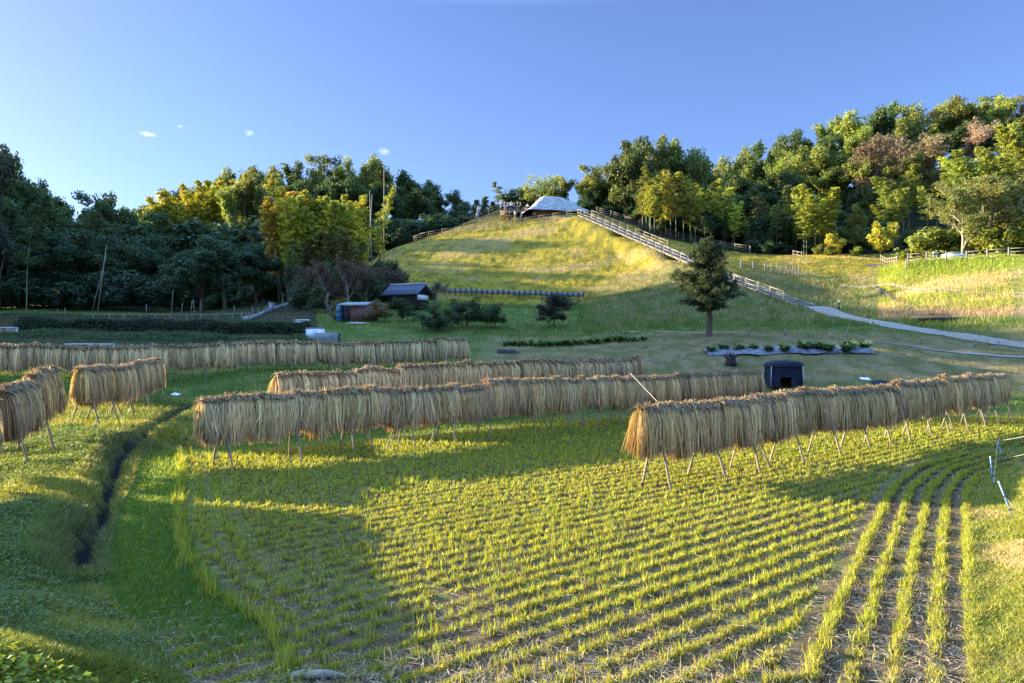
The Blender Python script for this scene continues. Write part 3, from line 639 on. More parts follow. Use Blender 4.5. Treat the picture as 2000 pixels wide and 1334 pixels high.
# ------------------------------------------------------------------ trees
def perp(d, r):
    a = r.normal(0, 1, 3); u = np.cross(d, a); return u / (np.linalg.norm(u) + 1e-9)
def skeleton(seed, H, trunk=.35, levels=3, nb=(6, 4, 4), spread=(.75, .7, .8), ratio=.62, r0=.035, up=.15, lean=0, forks=True, first=None):
    r = np.random.default_rng(seed); segs = []; tips = []
    def go(p, d, L, rad, lv):
        k = 4; pts = [p]
        for i in range(k):
            d = d + r.normal(0, .13, 3) * (.35 if lv == 0 else 1) + np.array([0, 0, up * .3]) * (lv > 0); d = d / np.linalg.norm(d)
            q = pts[-1] + d * L / k; ra = rad * (1 - .7 * i / k if lv else 1 - .35 * i / k); rb = rad * (1 - .7 * (i + 1) / k if lv else 1 - .35 * (i + 1) / k)
            segs.append((pts[-1], q, ra, rb, lv)); pts.append(q)
        if lv >= levels: tips.append((pts[-1], d)); tips.append(((pts[-2] + pts[-3]) / 2, d)); return
        n = nb[min(lv, len(nb) - 1)]
        for j in range(n):
            f = (first or trunk) + (1 - (first or trunk)) * (j + .5) / n if lv == 0 else .3 + .7 * (j + .5) / n
            f = min(f, 1); i = min(int(f * k), k - 1); q = pts[i] + (pts[i + 1] - pts[i]) * (f * k - i)
            s = spread[min(lv, len(spread) - 1)]; nd_ = d * math.cos(s * r.uniform(.6, 1.3)) + perp(d, r) * math.sin(s * r.uniform(.6, 1.3)); nd_[2] += up; nd_ /= np.linalg.norm(nd_)
            go(q, nd_, L * ratio * r.uniform(.75, 1.2) * (.8 if lv == 0 and f < .5 else 1), rad * .5, lv + 1)
        tips.append((pts[-1], d))
    go(np.zeros(3), np.array([lean, 0, 1.]), H * .62, H * r0, 0)
    return segs, tips
def limb_mesh(segs, minr=0.0, n=5, name='trunk', m=M_bark, thick=1):
    S = [s for s in segs if s[2] > minr]; a = np.array([s[0] for s in S]); b = np.array([s[1] for s in S]); ra = np.array([s[2] for s in S]) * thick; rb = np.array([s[3] for s in S]) * thick
    a = a.copy(); a[:, 2] = np.where(a[:, 2] < .01, -.3, a[:, 2])
    d = b - a; d /= np.linalg.norm(d, axis=1)[:, None]; u = np.cross(d, np.where(np.abs(d[:, 2:3]) > .9, [[1., 0, 0]], [[0, 0, 1.]])); u /= np.linalg.norm(u, axis=1)[:, None]; v = np.cross(d, u)
    th = np.arange(n) * 2 * PI / n; ring = np.cos(th)[None, :, None] * u[:, None] + np.sin(th)[None, :, None] * v[:, None]
    V = np.concatenate([a[:, None] + ring * ra[:, None, None], b[:, None] + ring * rb[:, None, None]], 1).reshape(-1, 3)
    i = (np.arange(len(S)) * 2 * n)[:, None, None]; k = np.arange(n); f = np.stack([k, (k + 1) % n, (k + 1) % n + n, k + n], 1)[None]
    me = mesh(name, V, (i + f).reshape(-1, 4), None, True); me.materials.append(m); return me
def leaf_mesh(Pc, size, col, r, up=.5, asp=.6, outward=None, droop=0, name='crown', hue=.12, s=.26):
    n = len(Pc); nrm = r.normal(0, 1, (n, 3)); nrm[:, 2] += up * 2
    if outward is not None: nrm += outward * 1.1
    nrm /= np.linalg.norm(nrm, axis=1)[:, None]; a = r.normal(0, 1, (n, 3)); a[:, 2] -= droop * 3
    u = a - (a * nrm).sum(1)[:, None] * nrm; u /= np.linalg.norm(u, axis=1)[:, None] + 1e-9; v = np.cross(nrm, u); sz = (size * r.uniform(.55, 1.3, n))[:, None]
    V = np.stack([Pc - u * sz, Pc - v * sz * asp, Pc + u * sz, Pc + v * sz * asp], 1).reshape(-1, 3)
    k = r.normal(1, s, (n, 1)).clip(.4, 1.8); hh = r.normal(0, hue, (n, 1)); c = np.clip(np.asarray(col) * k * np.concatenate([1 + hh, np.ones((n, 1)), 1 - hh], 1), .004, .9)
    me = mesh(name, V, np.arange(n)[:, None] * 4 + np.array([0, 1, 2, 3]), np.repeat(c, 4, 0)); me.materials.append(M_leaf); return me
def clusters(tips, per, rad, r, flat=.7):
    T = np.array([t[0] for t in tips]); rr = rad * r.uniform(.6, 1.35, len(T)); g = r.normal(0, 1, (len(T), per, 3)); g /= np.linalg.norm(g, axis=2)[..., None]
    g *= r.uniform(.35, 1, (len(T), per, 1)) ** .5; out = g.reshape(-1, 3).copy(); g[..., 2] *= flat
    P = T[:, None] + g * rr[:, None, None]; tint = np.repeat(r.normal(1, .16, len(T)), per); return P.reshape(-1, 3), out, tint[:, None]
W3 = np.ones(3)
PROTO = {}
def proto(kind, tm, cm, root=None):
    t = bpy.data.objects.new('tree', None)
    a = bpy.data.objects.new('trunk', tm) if tm else None; b = bpy.data.objects.new('crown', cm) if cm else None
    PROTO.setdefault(kind, []).append((a, b, tm, cm))
def place(kind, x, y, h, col, name, label, cat, group, base=10.0, wide=1.0, rz=None, k=None, sink=0, tilt=(0, 0), thin=1):
    L = PROTO[kind]; a, b, tm, cm = L[k % len(L)] if k is not None else random.choice(L); s = h / base
    root = thing(name, label, cat, (x, y, hz(x, y) - sink), random.uniform(0, 6.28) if rz is None else rz, group); root.scale = (s * wide, s * wide, s); root.rotation_euler[0] = tilt[0]; root.rotation_euler[1] = tilt[1]
    if tm: o = bpy.data.objects.new('trunk', tm); C.objects.link(o); o.parent = root
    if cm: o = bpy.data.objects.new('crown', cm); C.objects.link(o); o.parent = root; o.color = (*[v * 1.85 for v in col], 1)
    return root
# broadleaf evergreen, oak like: several forms, all 10 m high
for sd_ in range(5):
    r = np.random.default_rng(sd_ + 50); sg, tp = skeleton(sd_ + 11, 10, .22, 3, (8, 4, 3), (.95, .75, .8), .55, .022, .2)
    top = max(t[0][2] for t in tp); k = 9.6 / top; sg = [(a * k, b * k, c, d, l) for a, b, c, d, l in sg]; tp = [(a * k, d) for a, d in tp]
    Pc, out, ti = clusters(tp, 44, .78, r); proto('oak', limb_mesh(sg, .03), leaf_mesh(Pc, .17, W3 * ti, r, .4, .62, out))
for sd_ in range(3):                                 # sparse, more twig than leaf
    r = np.random.default_rng(sd_ + 60); sg, tp = skeleton(sd_ + 31, 10, .25, 3, (9, 5, 4), (.85, .7, .7), .58, .02, .25)
    top = max(t[0][2] for t in tp); k = 9.8 / top; sg = [(a * k, b * k, c, d, l) for a, b, c, d, l in sg]; tp = [(a * k, d) for a, d in tp]
    Pc, out, ti = clusters(tp, 16, .5, r); proto('sparse', limb_mesh(sg, .012, 4, m=M_palebark, thick=1.0), leaf_mesh(Pc, .13, W3 * ti, r, .4, .62, out))
for sd_ in range(2):                                 # tall pale stems with the leaves at the top
    r = np.random.default_rng(sd_ + 70); sg, tp = skeleton(sd_ + 41, 10, .6, 3, (7, 4, 3), (.55, .6, .7), .42, .012, .35, first=.62)
    top = max(t[0][2] for t in tp); k = 9.8 / top; sg = [(a * k, b * k, c, d, l) for a, b, c, d, l in sg]; tp = [(a * k, d) for a, d in tp]
    Pc, out, ti = clusters(tp, 22, .55, r); proto('tall', limb_mesh(sg, .02, 5, m=M_palebark), leaf_mesh(Pc, .14, W3 * ti, r, .4, .62, out))
for sd_ in range(3):                                 # round bush 3 m high
    r = np.random.default_rng(sd_ + 80); sg, tp = skeleton(sd_ + 61, 3, .1, 2, (9, 5), (1.15, .8), .66, .02, .12)
    top = max(t[0][2] for t in tp); k = 2.75 / top; sg = [(a * k, b * k, c, d, l) for a, b, c, d, l in sg]; tp = [(a * k, d) for a, d in tp]
    Pc, out, ti = clusters(tp, 46, .36, r, .85); proto('bush', limb_mesh(sg, .012, 5), leaf_mesh(Pc, .075, W3 * ti, r, .35, .55, out))
    Pc, out, ti = clusters(tp, 40, .5, r, .8); proto('mound', limb_mesh(sg, .03, 5), leaf_mesh(Pc, .13, W3 * ti, r, .6, .6, out))
for sd_ in range(3):                                 # conifer, 10 m
    r = np.random.default_rng(sd_ + 90); sg = [(np.array([0, 0, i * 1.0]), np.array([0, 0, i + 1.0]), .17 * (1 - i / 10.5), .17 * (1 - (i + 1) / 10.5), 0) for i in range(10)]; T = []
    for z in np.arange(1.2, 9.8, .3):
        for j in range(5):
            a = r.uniform(0, 6.28); L = (2.3 * (1 - (z / 10) ** 1.3) + .35) * r.uniform(.6, 1.15); d = np.array([math.cos(a), math.sin(a), .12]); p = np.array([0, 0, z])
            sg.append((p, p + d * L, .03, .008, 1))
            for f in np.arange(.25, 1.01, .16): T.append((p + d * L * f - np.array([0, 0, .12 * f * f * L]), d))
    Pc, out, ti = clusters(T, 7, .3, r, .5); proto('conifer', limb_mesh(sg, .0, 5), leaf_mesh(Pc, .16, W3 * ti, r, .5, .35, out))
# bamboo culm, 12 m, leafing in feathery tiers
for sd_ in range(5):
    r = np.random.default_rng(sd_ + 120); n = 14; t = np.linspace(0, 1, n); bend = r.uniform(1.2, 2.4); ax = np.stack([bend * t ** 3.2, r.normal(0, .05) * t, 12 * t - .9 * t ** 5], 1); rad = .052 * (1 - .85 * t)
    sg = [(ax[i], ax[i + 1], rad[i], rad[i + 1], 0) for i in range(n - 1)]; T = []
    f0 = r.uniform(.22, .4)
    for f in np.arange(f0, .995, .021):
        p = np.array([np.interp(f, t, ax[:, k]) for k in range(3)])
        for j in range(3):
            a = r.uniform(0, 6.28); g = (f - f0) / (1 - f0); L = (1.35 * math.sin(PI * min(.93, .2 + .78 * g)) + .25) * r.uniform(.65, 1.1); d = np.array([math.cos(a), math.sin(a), .55]); sg.append((p, p + d * L * .7, .012, .005, 1))
            for s in np.arange(.25, 1.01, .13):
                q = p + d * L * s - np.array([0, 0, .55 * (L * s) ** 2 * .55]); T.append((q, d))
    Pc, out, ti = clusters(T, 5, .17, r, .6); ti = ti * (1 + .35 * np.sin(Pc[:, 2:3] * 5 + Pc[:, 0:1] * 2)); me = leaf_mesh(Pc, .19, W3 * ti, r, .5, .26, out, .6, hue=.1); proto('bamboo', limb_mesh(sg, .0, 5, m=M_culm), me)
# branches only
for sd_ in range(2):
    sg, tp = skeleton(sd_ + 131, 10, .25, 3, (7, 5, 4), (.8, .7, .7), .6, .02, .2); proto('snag', limb_mesh(sg, .006, 4, m=M_palebark), None)

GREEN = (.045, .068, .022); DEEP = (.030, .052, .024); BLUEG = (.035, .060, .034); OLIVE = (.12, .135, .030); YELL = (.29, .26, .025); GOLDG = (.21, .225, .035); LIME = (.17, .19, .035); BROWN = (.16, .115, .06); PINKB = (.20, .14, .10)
def var(c, s=.22): k = random.gauss(1, s); return tuple(max(.01, v * k * random.uniform(.93, 1.07)) for v in c)
def prof(p): xs = [q[0] for q in p]; ys = [q[1] for q in p]; return lambda x: float(np.interp(x, xs, ys))
skyL = prof([(-200, 250), (-60, 270), (0, 282), (25, 300), (50, 330), (75, 372), (120, 380), (200, 372), (240, 388), (275, 402), (300, 380), (350, 365), (400, 340), (440, 325), (500, 318), (560, 308), (600, 300), (660, 303), (700, 295), (740, 312), (780, 330), (820, 342), (860, 355), (890, 378), (905, 398)])
skyR = prof([(925, 392), (985, 366), (1010, 372), (1050, 375), (1085, 368), (1120, 325), (1160, 312), (1200, 320), (1225, 278), (1270, 268), (1310, 272), (1350, 290), (1380, 312), (1420, 285), (1470, 275), (1520, 255), (1580, 240), (1640, 220), (1680, 215), (1720, 205), (1780, 195), (1840, 200), (1900, 185), (1960, 190), (2000, 180), (2150, 170)])
def at_top(kind, px, pytop, d, col, name, label, cat, group, wide=1.0, base=10.0, hmin=2.5, **kw):
    x = X_(px, d); g = hz(x, d); h = Z_(pytop, d) - g
    if h < hmin: return None
    return place(kind, x, d, h, col, name, label, cat, group, base, wide * min(1.0, 14.0 / h) if h > 14 else wide, **kw)
LW = ('broadleaf_tree', 'dark broadleaf tree in the wood on the left of the hill', 'tree', 'broadleaf trees of the left wood')
LS = ('broadleaf_tree', 'sunlit tree on the skyline of the left wood', 'tree', 'skyline trees of the left wood')
LF = ('broadleaf_tree', 'shaded tree at the foot of the left wood', 'tree', 'trees along the foot of the left wood')
RW = ('broadleaf_tree', 'green broadleaf tree in the wood on the right slope', 'tree', 'broadleaf trees of the right wood')
RS = ('broadleaf_tree', 'olive green tree on the skyline of the right wood', 'tree', 'skyline trees of the right wood')
# left wood, from the back forward
for px in np.arange(-40, 905, 34):
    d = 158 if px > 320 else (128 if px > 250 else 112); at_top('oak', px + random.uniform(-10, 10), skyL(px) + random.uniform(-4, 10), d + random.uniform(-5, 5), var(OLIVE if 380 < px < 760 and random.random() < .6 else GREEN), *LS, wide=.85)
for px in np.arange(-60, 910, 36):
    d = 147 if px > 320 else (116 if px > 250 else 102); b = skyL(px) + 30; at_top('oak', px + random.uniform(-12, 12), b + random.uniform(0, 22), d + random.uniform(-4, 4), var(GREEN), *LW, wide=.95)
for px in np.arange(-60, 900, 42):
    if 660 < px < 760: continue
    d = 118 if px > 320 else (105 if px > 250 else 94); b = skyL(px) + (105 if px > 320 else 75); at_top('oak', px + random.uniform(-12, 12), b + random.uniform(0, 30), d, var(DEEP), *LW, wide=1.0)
for px in np.arange(-60, 560, 44):
    at_top('oak', px + random.uniform(-12, 12), 478 + random.uniform(-30, 20), 94 + random.uniform(-3, 3), var(BLUEG), *LF, wide=1.15)
for px in np.arange(-60, 580, 36):
    at_top('mound', px + random.uniform(-8, 8), 540 + random.uniform(-14, 22), 88.5 + random.uniform(-1, 1.5) - (px > 480) * 5, var(BLUEG, .2), 'bush', 'low dark bush along the foot of the left wood', 'bush', 'bushes at the foot of the left wood', wide=1.2, base=3.0)
for px in np.arange(735, 930, 17):
    at_top('mound', px, 430 + random.uniform(-14, 8), 124 + random.uniform(-1, 2), var(DEEP, .2), 'dark_bush', 'dark bush behind the left shoulder of the hill', 'bush', 'dark bushes behind the left shoulder', wide=1.3, base=3.0, hmin=1)
for px in np.arange(740, 925, 30):
    at_top('oak', px + random.uniform(-8, 8), 448 + random.uniform(-14, 10), 122 + random.uniform(-2, 2), var(DEEP), 'broadleaf_tree', 'dark tree just behind the left shoulder of the hill', 'tree', 'trees behind the left shoulder', wide=1.2)
for px, py, d, w in [(440, 462, 80, 1.25), (395, 476, 82, 1.1), (500, 480, 81, 1.1)]:
    at_top('oak', px, py, d, BLUEG, 'spreading_tree', 'broad rounded dark green tree at the field edge in front of the left wood', 'tree', 'spreading trees at the field edge', wide=w * 1.15)
at_top('oak', -2, 276, 86, (.05, .055, .035), 'dark_tree', 'tall dark tree at the left edge of the photo', 'tree', None, wide=.62, k=1)
at_top('bamboo', 52, 362, 84, GREEN, 'bamboo_culm', 'thin bamboo spray beside the tall dark tree at the left edge', 'bamboo', None, base=12, k=1, rz=.2)
for px in np.arange(250, 580, 17):
    at_top('mound', px, 448 + random.uniform(-14, 14), 112 + random.uniform(-2, 2), var(DEEP, .2), 'dark_bush', 'dark bush deep in the left wood under the yellow skyline', 'bush', 'dark bushes deep in the left wood', wide=1.2, base=3.0, hmin=1)
# yellow bamboo on the left skyline
for px, py in [(285, 386), (300, 380), (318, 374), (335, 370), (352, 364), (368, 360), (385, 352), (400, 348), (415, 345), (430, 340), (446, 336), (462, 335), (478, 338), (495, 334), (512, 340), (528, 350), (330, 395), (375, 385), (410, 372), (450, 362), (490, 365), (300, 400), (350, 398), (395, 394)]:
    [at_top('bamboo', px + jx, py + jy, 133 + random.uniform(-3, 3), var(YELL), 'bamboo_culm', 'yellow leaved bamboo high on the skyline of the left wood', 'bamboo', 'yellow bamboo of the left skyline', base=12, wide=1.15) for jx, jy in ((0, 0), (7, 14))]
for px, py in [(462, 365), (474, 352), (484, 345), (496, 355), (505, 360), (512, 372), (520, 365)]:
    at_top('tall', px, py, 116 + random.uniform(-2, 2), var(OLIVE), 'tall_pale_tree', 'tall pale stemmed tree standing left of the yellow bamboo clump', 'tree', 'pale stemmed trees beside the bamboo', wide=.8)
# the yellow bamboo clump in front of the hill
for k in range(80):
    px = random.uniform(562, 712); top = 348 + 26 * abs(math.sin(px * .06)) + random.uniform(0, 50) + (20 if px > 690 else 0); at_top('bamboo', px, top, 85 + random.uniform(-3.5, 3.5), var(YELL if random.random() < .8 else GOLDG), 'bamboo_culm', 'yellow bamboo culm in the dense clump left of the hill', 'bamboo', 'bamboo clump left of the hill', base=12, wide=.85)
for px, py in [(540, 352), (550, 360), (545, 390), (556, 372), (535, 400)]:
    at_top('bamboo', px, py, 84, var((.30, .21, .035)), 'bamboo_culm', 'orange yellow bamboo at the left side of the dense clump', 'bamboo', 'orange bamboo beside the clump', base=12)
for k in range(16):
    px = random.uniform(575, 700); at_top('bamboo', px, random.uniform(440, 475), 80 + random.uniform(-1, 2), var((.11, .115, .035)), 'bamboo_culm', 'shorter shaded bamboo in front of the yellow clump', 'bamboo', 'short bamboo before the clump', base=12, wide=1.35)
at_top('bamboo', 737, 350, 88, GOLDG, 'bamboo_culm', 'slanting tall bamboo with a yellow tuft, right of the dense clump', 'bamboo', None, base=12, wide=.7, rz=.1, tilt=(0, .05))
def culm(px0, py0, px1, py1, d, r, label, m=M_culm, name='bare_tree', bend=0):
    a = np.array((X_(px0, d), d, hz(X_(px0, d), d) - .2)); b = np.array(P_(px1, py1, d)); mid = (a + b) / 2 + np.array([bend, 0, 0]); o = MB().tube([a * 0, (mid - a), b - a], [r, r * .8, r * .45], 7).build(name, m, None, tuple(a), smooth=True); return tag(o, label, 'bare trunk')
culm(750, 505, 750, 318, 100, .085, 'tallest straight bare trunk rising beside the left shoulder of the hill', M_palebark, 'bare_tree')
culm(727, 508, 722, 372, 95, .09, 'upright bare bamboo stem just right of the clump', M_palebark, 'bare_tree'); culm(716, 510, 727, 380, 93, .08, 'slanting bare bamboo stem crossing its upright neighbour', M_palebark, 'bare_tree')
culm(190, 570, 208, 478, 84, .08, 'pale dead trunk leaning in front of the dark left wood', M_palebark, 'dead_tree'); culm(178, 545, 207, 500, 83.6, .05, 'broken pale branch propped against the leaning dead trunk', M_palebark, 'dead_branch')
for px, py, q in [(562, 470, -8), (552, 500, -12), (546, 485, -9)]: culm(px, 580, px + q, py, 82, .07, 'thin pale bare stem at the right end of the dark wood', M_palebark, 'thin_dead_tree')['group'] = 'thin bare stems at the end of the wood'
# far trees on the saddle left of the hill house
for px, py in [(930, 388), (948, 382), (962, 392), (1000, 372), (1018, 364), (1035, 372)]:
    at_top('oak' if px > 980 else 'conifer', px, py, 140, var(GREEN), 'broadleaf_tree' if px > 980 else 'conifer', 'dark tree on the saddle behind the banners' if px > 980 else 'small conifer on the saddle behind the banners', 'tree' if px > 980 else 'conifer', 'trees behind the banners' if px > 980 else 'conifers behind the banners', wide=1.1)
for px in np.arange(910, 1090, 26): at_top('oak', px, 402 + random.uniform(-8, 6), 137, var(DEEP), 'broadleaf_tree', 'low dark tree behind the hilltop fence', 'tree', 'low trees behind the hilltop', wide=1.5, hmin=1.5)
at_top('bamboo', 983, 346, 138, (.09, .12, .06), 'bamboo_culm', 'single feathery bamboo standing above the hilltop banners', 'bamboo', None, base=12)
at_top('sparse', 1062, 338, 136, LIME, 'thin_leaved_tree', 'thin pale tree showing the sky behind the hilltop house', 'tree', None, wide=.95)
# right wood
for px in np.arange(1080, 2130, 33):
    d = 130 if px < 1400 else 146; c = OLIVE if random.random() < .55 else (.17, .14, .06) if px > 1600 and random.random() < .5 else GREEN
    at_top('oak', px + random.uniform(-9, 9), skyR(px) + random.uniform(-5, 10), d + random.uniform(-4, 4), var(c), *RS, wide=.9)
for px, py in [(1225, 275), (1262, 266), (1305, 270), (1345, 290)]:
    at_top('oak', px, py, 124, var((.10, .125, .035)), 'tall_broadleaf_tree', 'tall bright rounded tree rising behind the hilltop stairs', 'tree', 'tall rounded trees behind the stairs', wide=.8)
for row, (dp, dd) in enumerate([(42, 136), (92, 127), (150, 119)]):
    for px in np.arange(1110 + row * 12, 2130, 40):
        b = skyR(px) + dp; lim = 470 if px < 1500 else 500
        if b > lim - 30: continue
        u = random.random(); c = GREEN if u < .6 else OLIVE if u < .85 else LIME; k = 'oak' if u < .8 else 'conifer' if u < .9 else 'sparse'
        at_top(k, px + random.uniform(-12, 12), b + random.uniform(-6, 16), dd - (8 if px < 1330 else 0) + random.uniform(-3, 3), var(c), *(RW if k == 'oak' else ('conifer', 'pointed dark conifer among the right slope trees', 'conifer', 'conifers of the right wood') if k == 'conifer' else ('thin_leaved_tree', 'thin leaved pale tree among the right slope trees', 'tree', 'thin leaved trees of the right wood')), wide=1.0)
for px, py, d, w in [(1745, 245, 128, 1.15), (1790, 262, 127, 1.1), (1705, 275, 124, .9), (1905, 235, 132, 1.0)]:
    at_top('sparse', px, py, d, var(PINKB), 'bare_branched_tree', 'large brownish tree with many bare twigs high on the right slope', 'tree', 'brown twiggy trees on the right slope', wide=w * 1.25)
for px, py, d, w in [(1930, 330, 88, 1.2), (1880, 352, 86, .95), (1975, 345, 90, 1.0)]:
    at_top('sparse', px, py, d, var((.11, .12, .035)), 'pale_twiggy_tree', 'large pale twiggy tree behind the fence at the right edge', 'tree', 'pale twiggy trees behind the right fence', wide=w * 1.2)
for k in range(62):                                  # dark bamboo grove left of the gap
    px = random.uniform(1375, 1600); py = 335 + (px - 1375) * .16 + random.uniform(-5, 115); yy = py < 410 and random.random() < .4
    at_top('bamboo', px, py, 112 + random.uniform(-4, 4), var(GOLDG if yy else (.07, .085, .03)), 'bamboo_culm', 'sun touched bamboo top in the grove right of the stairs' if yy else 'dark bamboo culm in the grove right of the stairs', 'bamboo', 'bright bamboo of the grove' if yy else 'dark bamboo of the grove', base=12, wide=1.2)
for px, py in [(1262, 322), (1270, 330), (1278, 345), (1255, 340), (1320, 318), (1310, 335), (1300, 352), (1348, 330), (1358, 345), (1335, 340), (1268, 370), (1290, 375), (1350, 372)]:
    at_top('bamboo', px, py, 112 + random.uniform(-2, 2), var((.23, .22, .04)), 'bamboo_culm', 'golden bamboo just behind the upper fence of the stairs', 'bamboo', 'golden bamboo behind the stairs', base=12, wide=1.2)
for px, py, c in [(1575, 350, GOLDG), (1592, 352, GOLDG), (1610, 362, YELL), (1620, 366, GOLDG), (1570, 378, GOLDG), (1602, 376, YELL)]:
    at_top('bamboo', px, py, 104, var(c), 'bamboo_culm', 'bright yellow green bamboo standing alone before the dark gap', 'bamboo', 'yellow green bamboo before the dark gap', base=12, wide=1.25)
for px, py in [(1735, 338), (1750, 330), (1765, 345), (1740, 362), (1722, 395), (1775, 318), (1855, 300), (1870, 290), (1890, 285), (1905, 300), (1850, 325), (1830, 340), (1812, 352), (1960, 262), (1980, 240), (1995, 232), (1945, 270), (2010, 250), (1990, 330), (1968, 300), (1925, 275)]:
    at_top('bamboo', px, py, 112 + random.uniform(-4, 4), var(LIME), 'bamboo_culm', 'fresh green feathery bamboo on the right slope', 'bamboo', 'green bamboo of the right slope', base=12, wide=1.4)
for px, py, d, c in [(1640, 472, 99, (.27, .23, .03)), (1632, 455, 101, (.30, .25, .03)), (1655, 488, 98, GOLDG)]:
    at_top('mound', px, py, d, c, 'yellow_bush', 'golden yellow bush at the edge of the dark gap', 'bush', 'golden bushes at the gap', base=3, wide=.9)
at_top('oak', 1668, 398, 104, (.11, .12, .03), 'ivy_covered_tree', 'leaning vine covered tree beside the golden bush', 'tree', None, wide=.7, k=2)
at_top('mound', 1722, 432, 100, (.27, .24, .03), 'yellow_bush', 'round yellow bush higher up on the right slope', 'bush', None, base=3, wide=.7)
for px in np.arange(1600, 2120, 24):
    d = 99 if px < 1740 else 94 - (px - 1740) * .03; at_top('mound', px, (487 if px < 1790 else 455 - (px - 1790) * .05) + random.uniform(-12, 14), d + random.uniform(-1, 4), var(OLIVE if random.random() < .6 else LIME, .2), 'leafy_bush', 'leafy green bush at the foot of the right wood', 'bush', 'bushes at the foot of the right wood', base=3, wide=1.25, hmin=1)
for px in np.arange(1375, 1650, 19):
    at_top('mound', px, 425 + random.uniform(-18, 18), 113 + random.uniform(-1, 2), var(DEEP, .25), 'dark_bush', 'dark leafy mass between the bamboo stems of the grove', 'bush', 'leafy masses in the bamboo grove', base=3, wide=1.0, hmin=1)
for px in np.arange(1590, 1800, 16):
    at_top('mound', px, 452 + random.uniform(-26, 22), 107 + random.uniform(-2, 3), var(GREEN, .25), 'dark_bush', 'green undergrowth bush in the gap of the right wood', 'bush', 'undergrowth in the gap of the right wood', base=3, wide=1.1, hmin=1)
for px in np.arange(1395, 1640, 20):
    at_top('mound', px, 478 + random.uniform(-10, 10), 107 + random.uniform(-1, 1), var(DEEP, .2), 'dark_bush', 'dark bush on the floor of the bamboo grove', 'bush', 'dark bushes of the bamboo grove', base=3, wide=1.2, hmin=1)
for px in np.arange(1085, 1420, 17):
    at_top('mound', px, 402 + max(0, px - 1150) * .14 + random.uniform(-10, 10), 125 - max(0, px - 1200) * .05 + random.uniform(-1, 2), var(DEEP, .2), 'dark_bush', 'dark bush filling the wood edge behind the upper fence', 'bush', 'dark bushes behind the upper fence', wide=1.3, base=3.0, hmin=1)
for px in np.arange(1150, 1400, 26):
    at_top('oak', px, 398 + (px - 1150) * .1 + random.uniform(-12, 12), 124 - (px - 1150) * .05, var(DEEP), 'broadleaf_tree', 'dark tree close behind the upper fence of the stairs', 'tree', 'dark trees behind the upper fence', wide=1.1)
# grove left of the frame that shades the terraces
gr = random.Random(3)
for k in range(46):
    y = 56 + 56 * (k / 46) + gr.uniform(-1.5, 2.5); x = -(78 + gr.uniform(-5, 12)) - (y > 95) * 4
    if x / y > -.72: x = -.74 * y - 4
    g = hz(x, y); top = 24 + 9 * sstep(58, 82, y) - 2 * sstep(95, 105, y) + gr.uniform(-2, 2)
    place('oak', x, y, top - g, DEEP, 'broadleaf_tree', 'tree of the grove beyond the left side of the terraces', 'tree', 'grove beyond the left side', wide=1.0, rz=gr.uniform(0, 6), k=gr.randrange(5))
# ------------------------------------------------------------------ lone pine
r = np.random.default_rng(5); bx, by = X_(1383, 50), 50.0; bz = hz(bx, by)
sg = []; T = []; tp = [np.array([0, 0, -.2])]; Ht = 6.45
for i in range(1, 13): tp.append(np.array([.10 * math.sin(i * .8), .08 * math.cos(i), Ht * i / 12.0]))
for i in range(12): sg.append((tp[i], tp[i + 1], .23 * (1 - i / 13), .23 * (1 - (i + 1) / 13), 0))
zz = 1.75
while zz < 6.3:
    g = (zz - 1.7) / 4.75; half = np.interp(g, [0, .12, .32, .5, .68, .85, 1], [1.4, 2.1, 2.15, 1.55, 1.1, .65, .2])
    for j in range(3):
        a = r.uniform(0, 6.28); L = half * r.uniform(.35, 1.2); up = .10 + .5 * g; d = np.array([math.cos(a), math.sin(a), up]); p = np.array([.1 * math.sin(zz), 0, zz]); pts = [p]
        for s in np.linspace(.2, 1, 5): pts.append(p + d * L * s + np.array([0, 0, .28 * (s * L) ** 1.6 * .25 - .12 * s]) + r.normal(0, .04, 3))
        for i in range(5): sg.append((pts[i], pts[i + 1], .05 * (1 - i / 6), .05 * (1 - (i + 1) / 6), 1))
        for i in range(2, 6):
            for q in range(5): T.append((pts[i] + r.normal(0, .17, 3) * np.array([1, 1, .5]) + np.array([0, 0, .08]), d))
    zz += r.uniform(.12, .2)
T += [(np.array([0, 0, Ht]) + r.normal(0, .12, 3), d) for _ in range(8)]
root = thing('pine_tree', 'lone dark pine standing on the grass slope before the stairs', 'tree', (bx, by, bz))
Pc, out, ti = clusters(T, 34, .19, r, .75)
o = obj('trunk', limb_mesh(sg, .0, 7, m=M_bark), None, root); o = obj('crown', leaf_mesh(Pc, .095, W3 * ti, r, .5, .2, out * .5, -.3), None, root); o.color = (.060, .085, .036, 1)
# ------------------------------------------------------------------ shrubs of the orchard
def shrub(kind, px, pyb, pyt, wpx, d, col, name, label, cat, group=None, base=3.0, k=0):
    x, y, z = hit(px, pyb, d - 8, d + 8) ; s = (pyb - pyt) / F * y; nat = {'bush': .95, 'mound': 1.25, 'oak': .85, 'sparse': .8}[kind]
    return place(kind, x, y, s, col, name, label, cat, group, base, (wpx / F * y) / (s * nat), k=k)
DK = (.026, .046, .018)
shrub('bush', 797, 628, 580, 56, 61, DK, 'citrus_bush', 'dark round bush just right of the tiled roof cottage', 'bush', k=1)
shrub('bush', 848, 647, 594, 86, 57, DK, 'citrus_bush', 'wide dark citrus bush with pale fruit, lowest of the orchard', 'bush', k=0)
shrub('bush', 912, 640, 580, 90, 59, DK, 'citrus_bush', 'tallest dark bush in the middle of the orchard', 'bush', k=2)
shrub('bush', 880, 640, 590, 60, 60, DK, 'citrus_bush', 'dark bush squeezed between the two biggest orchard bushes', 'bush', k=1)
shrub('bush', 968, 641, 591, 66, 58, DK, 'citrus_bush', 'rounded dark bush at the right end of the orchard row', 'bush', k=2)
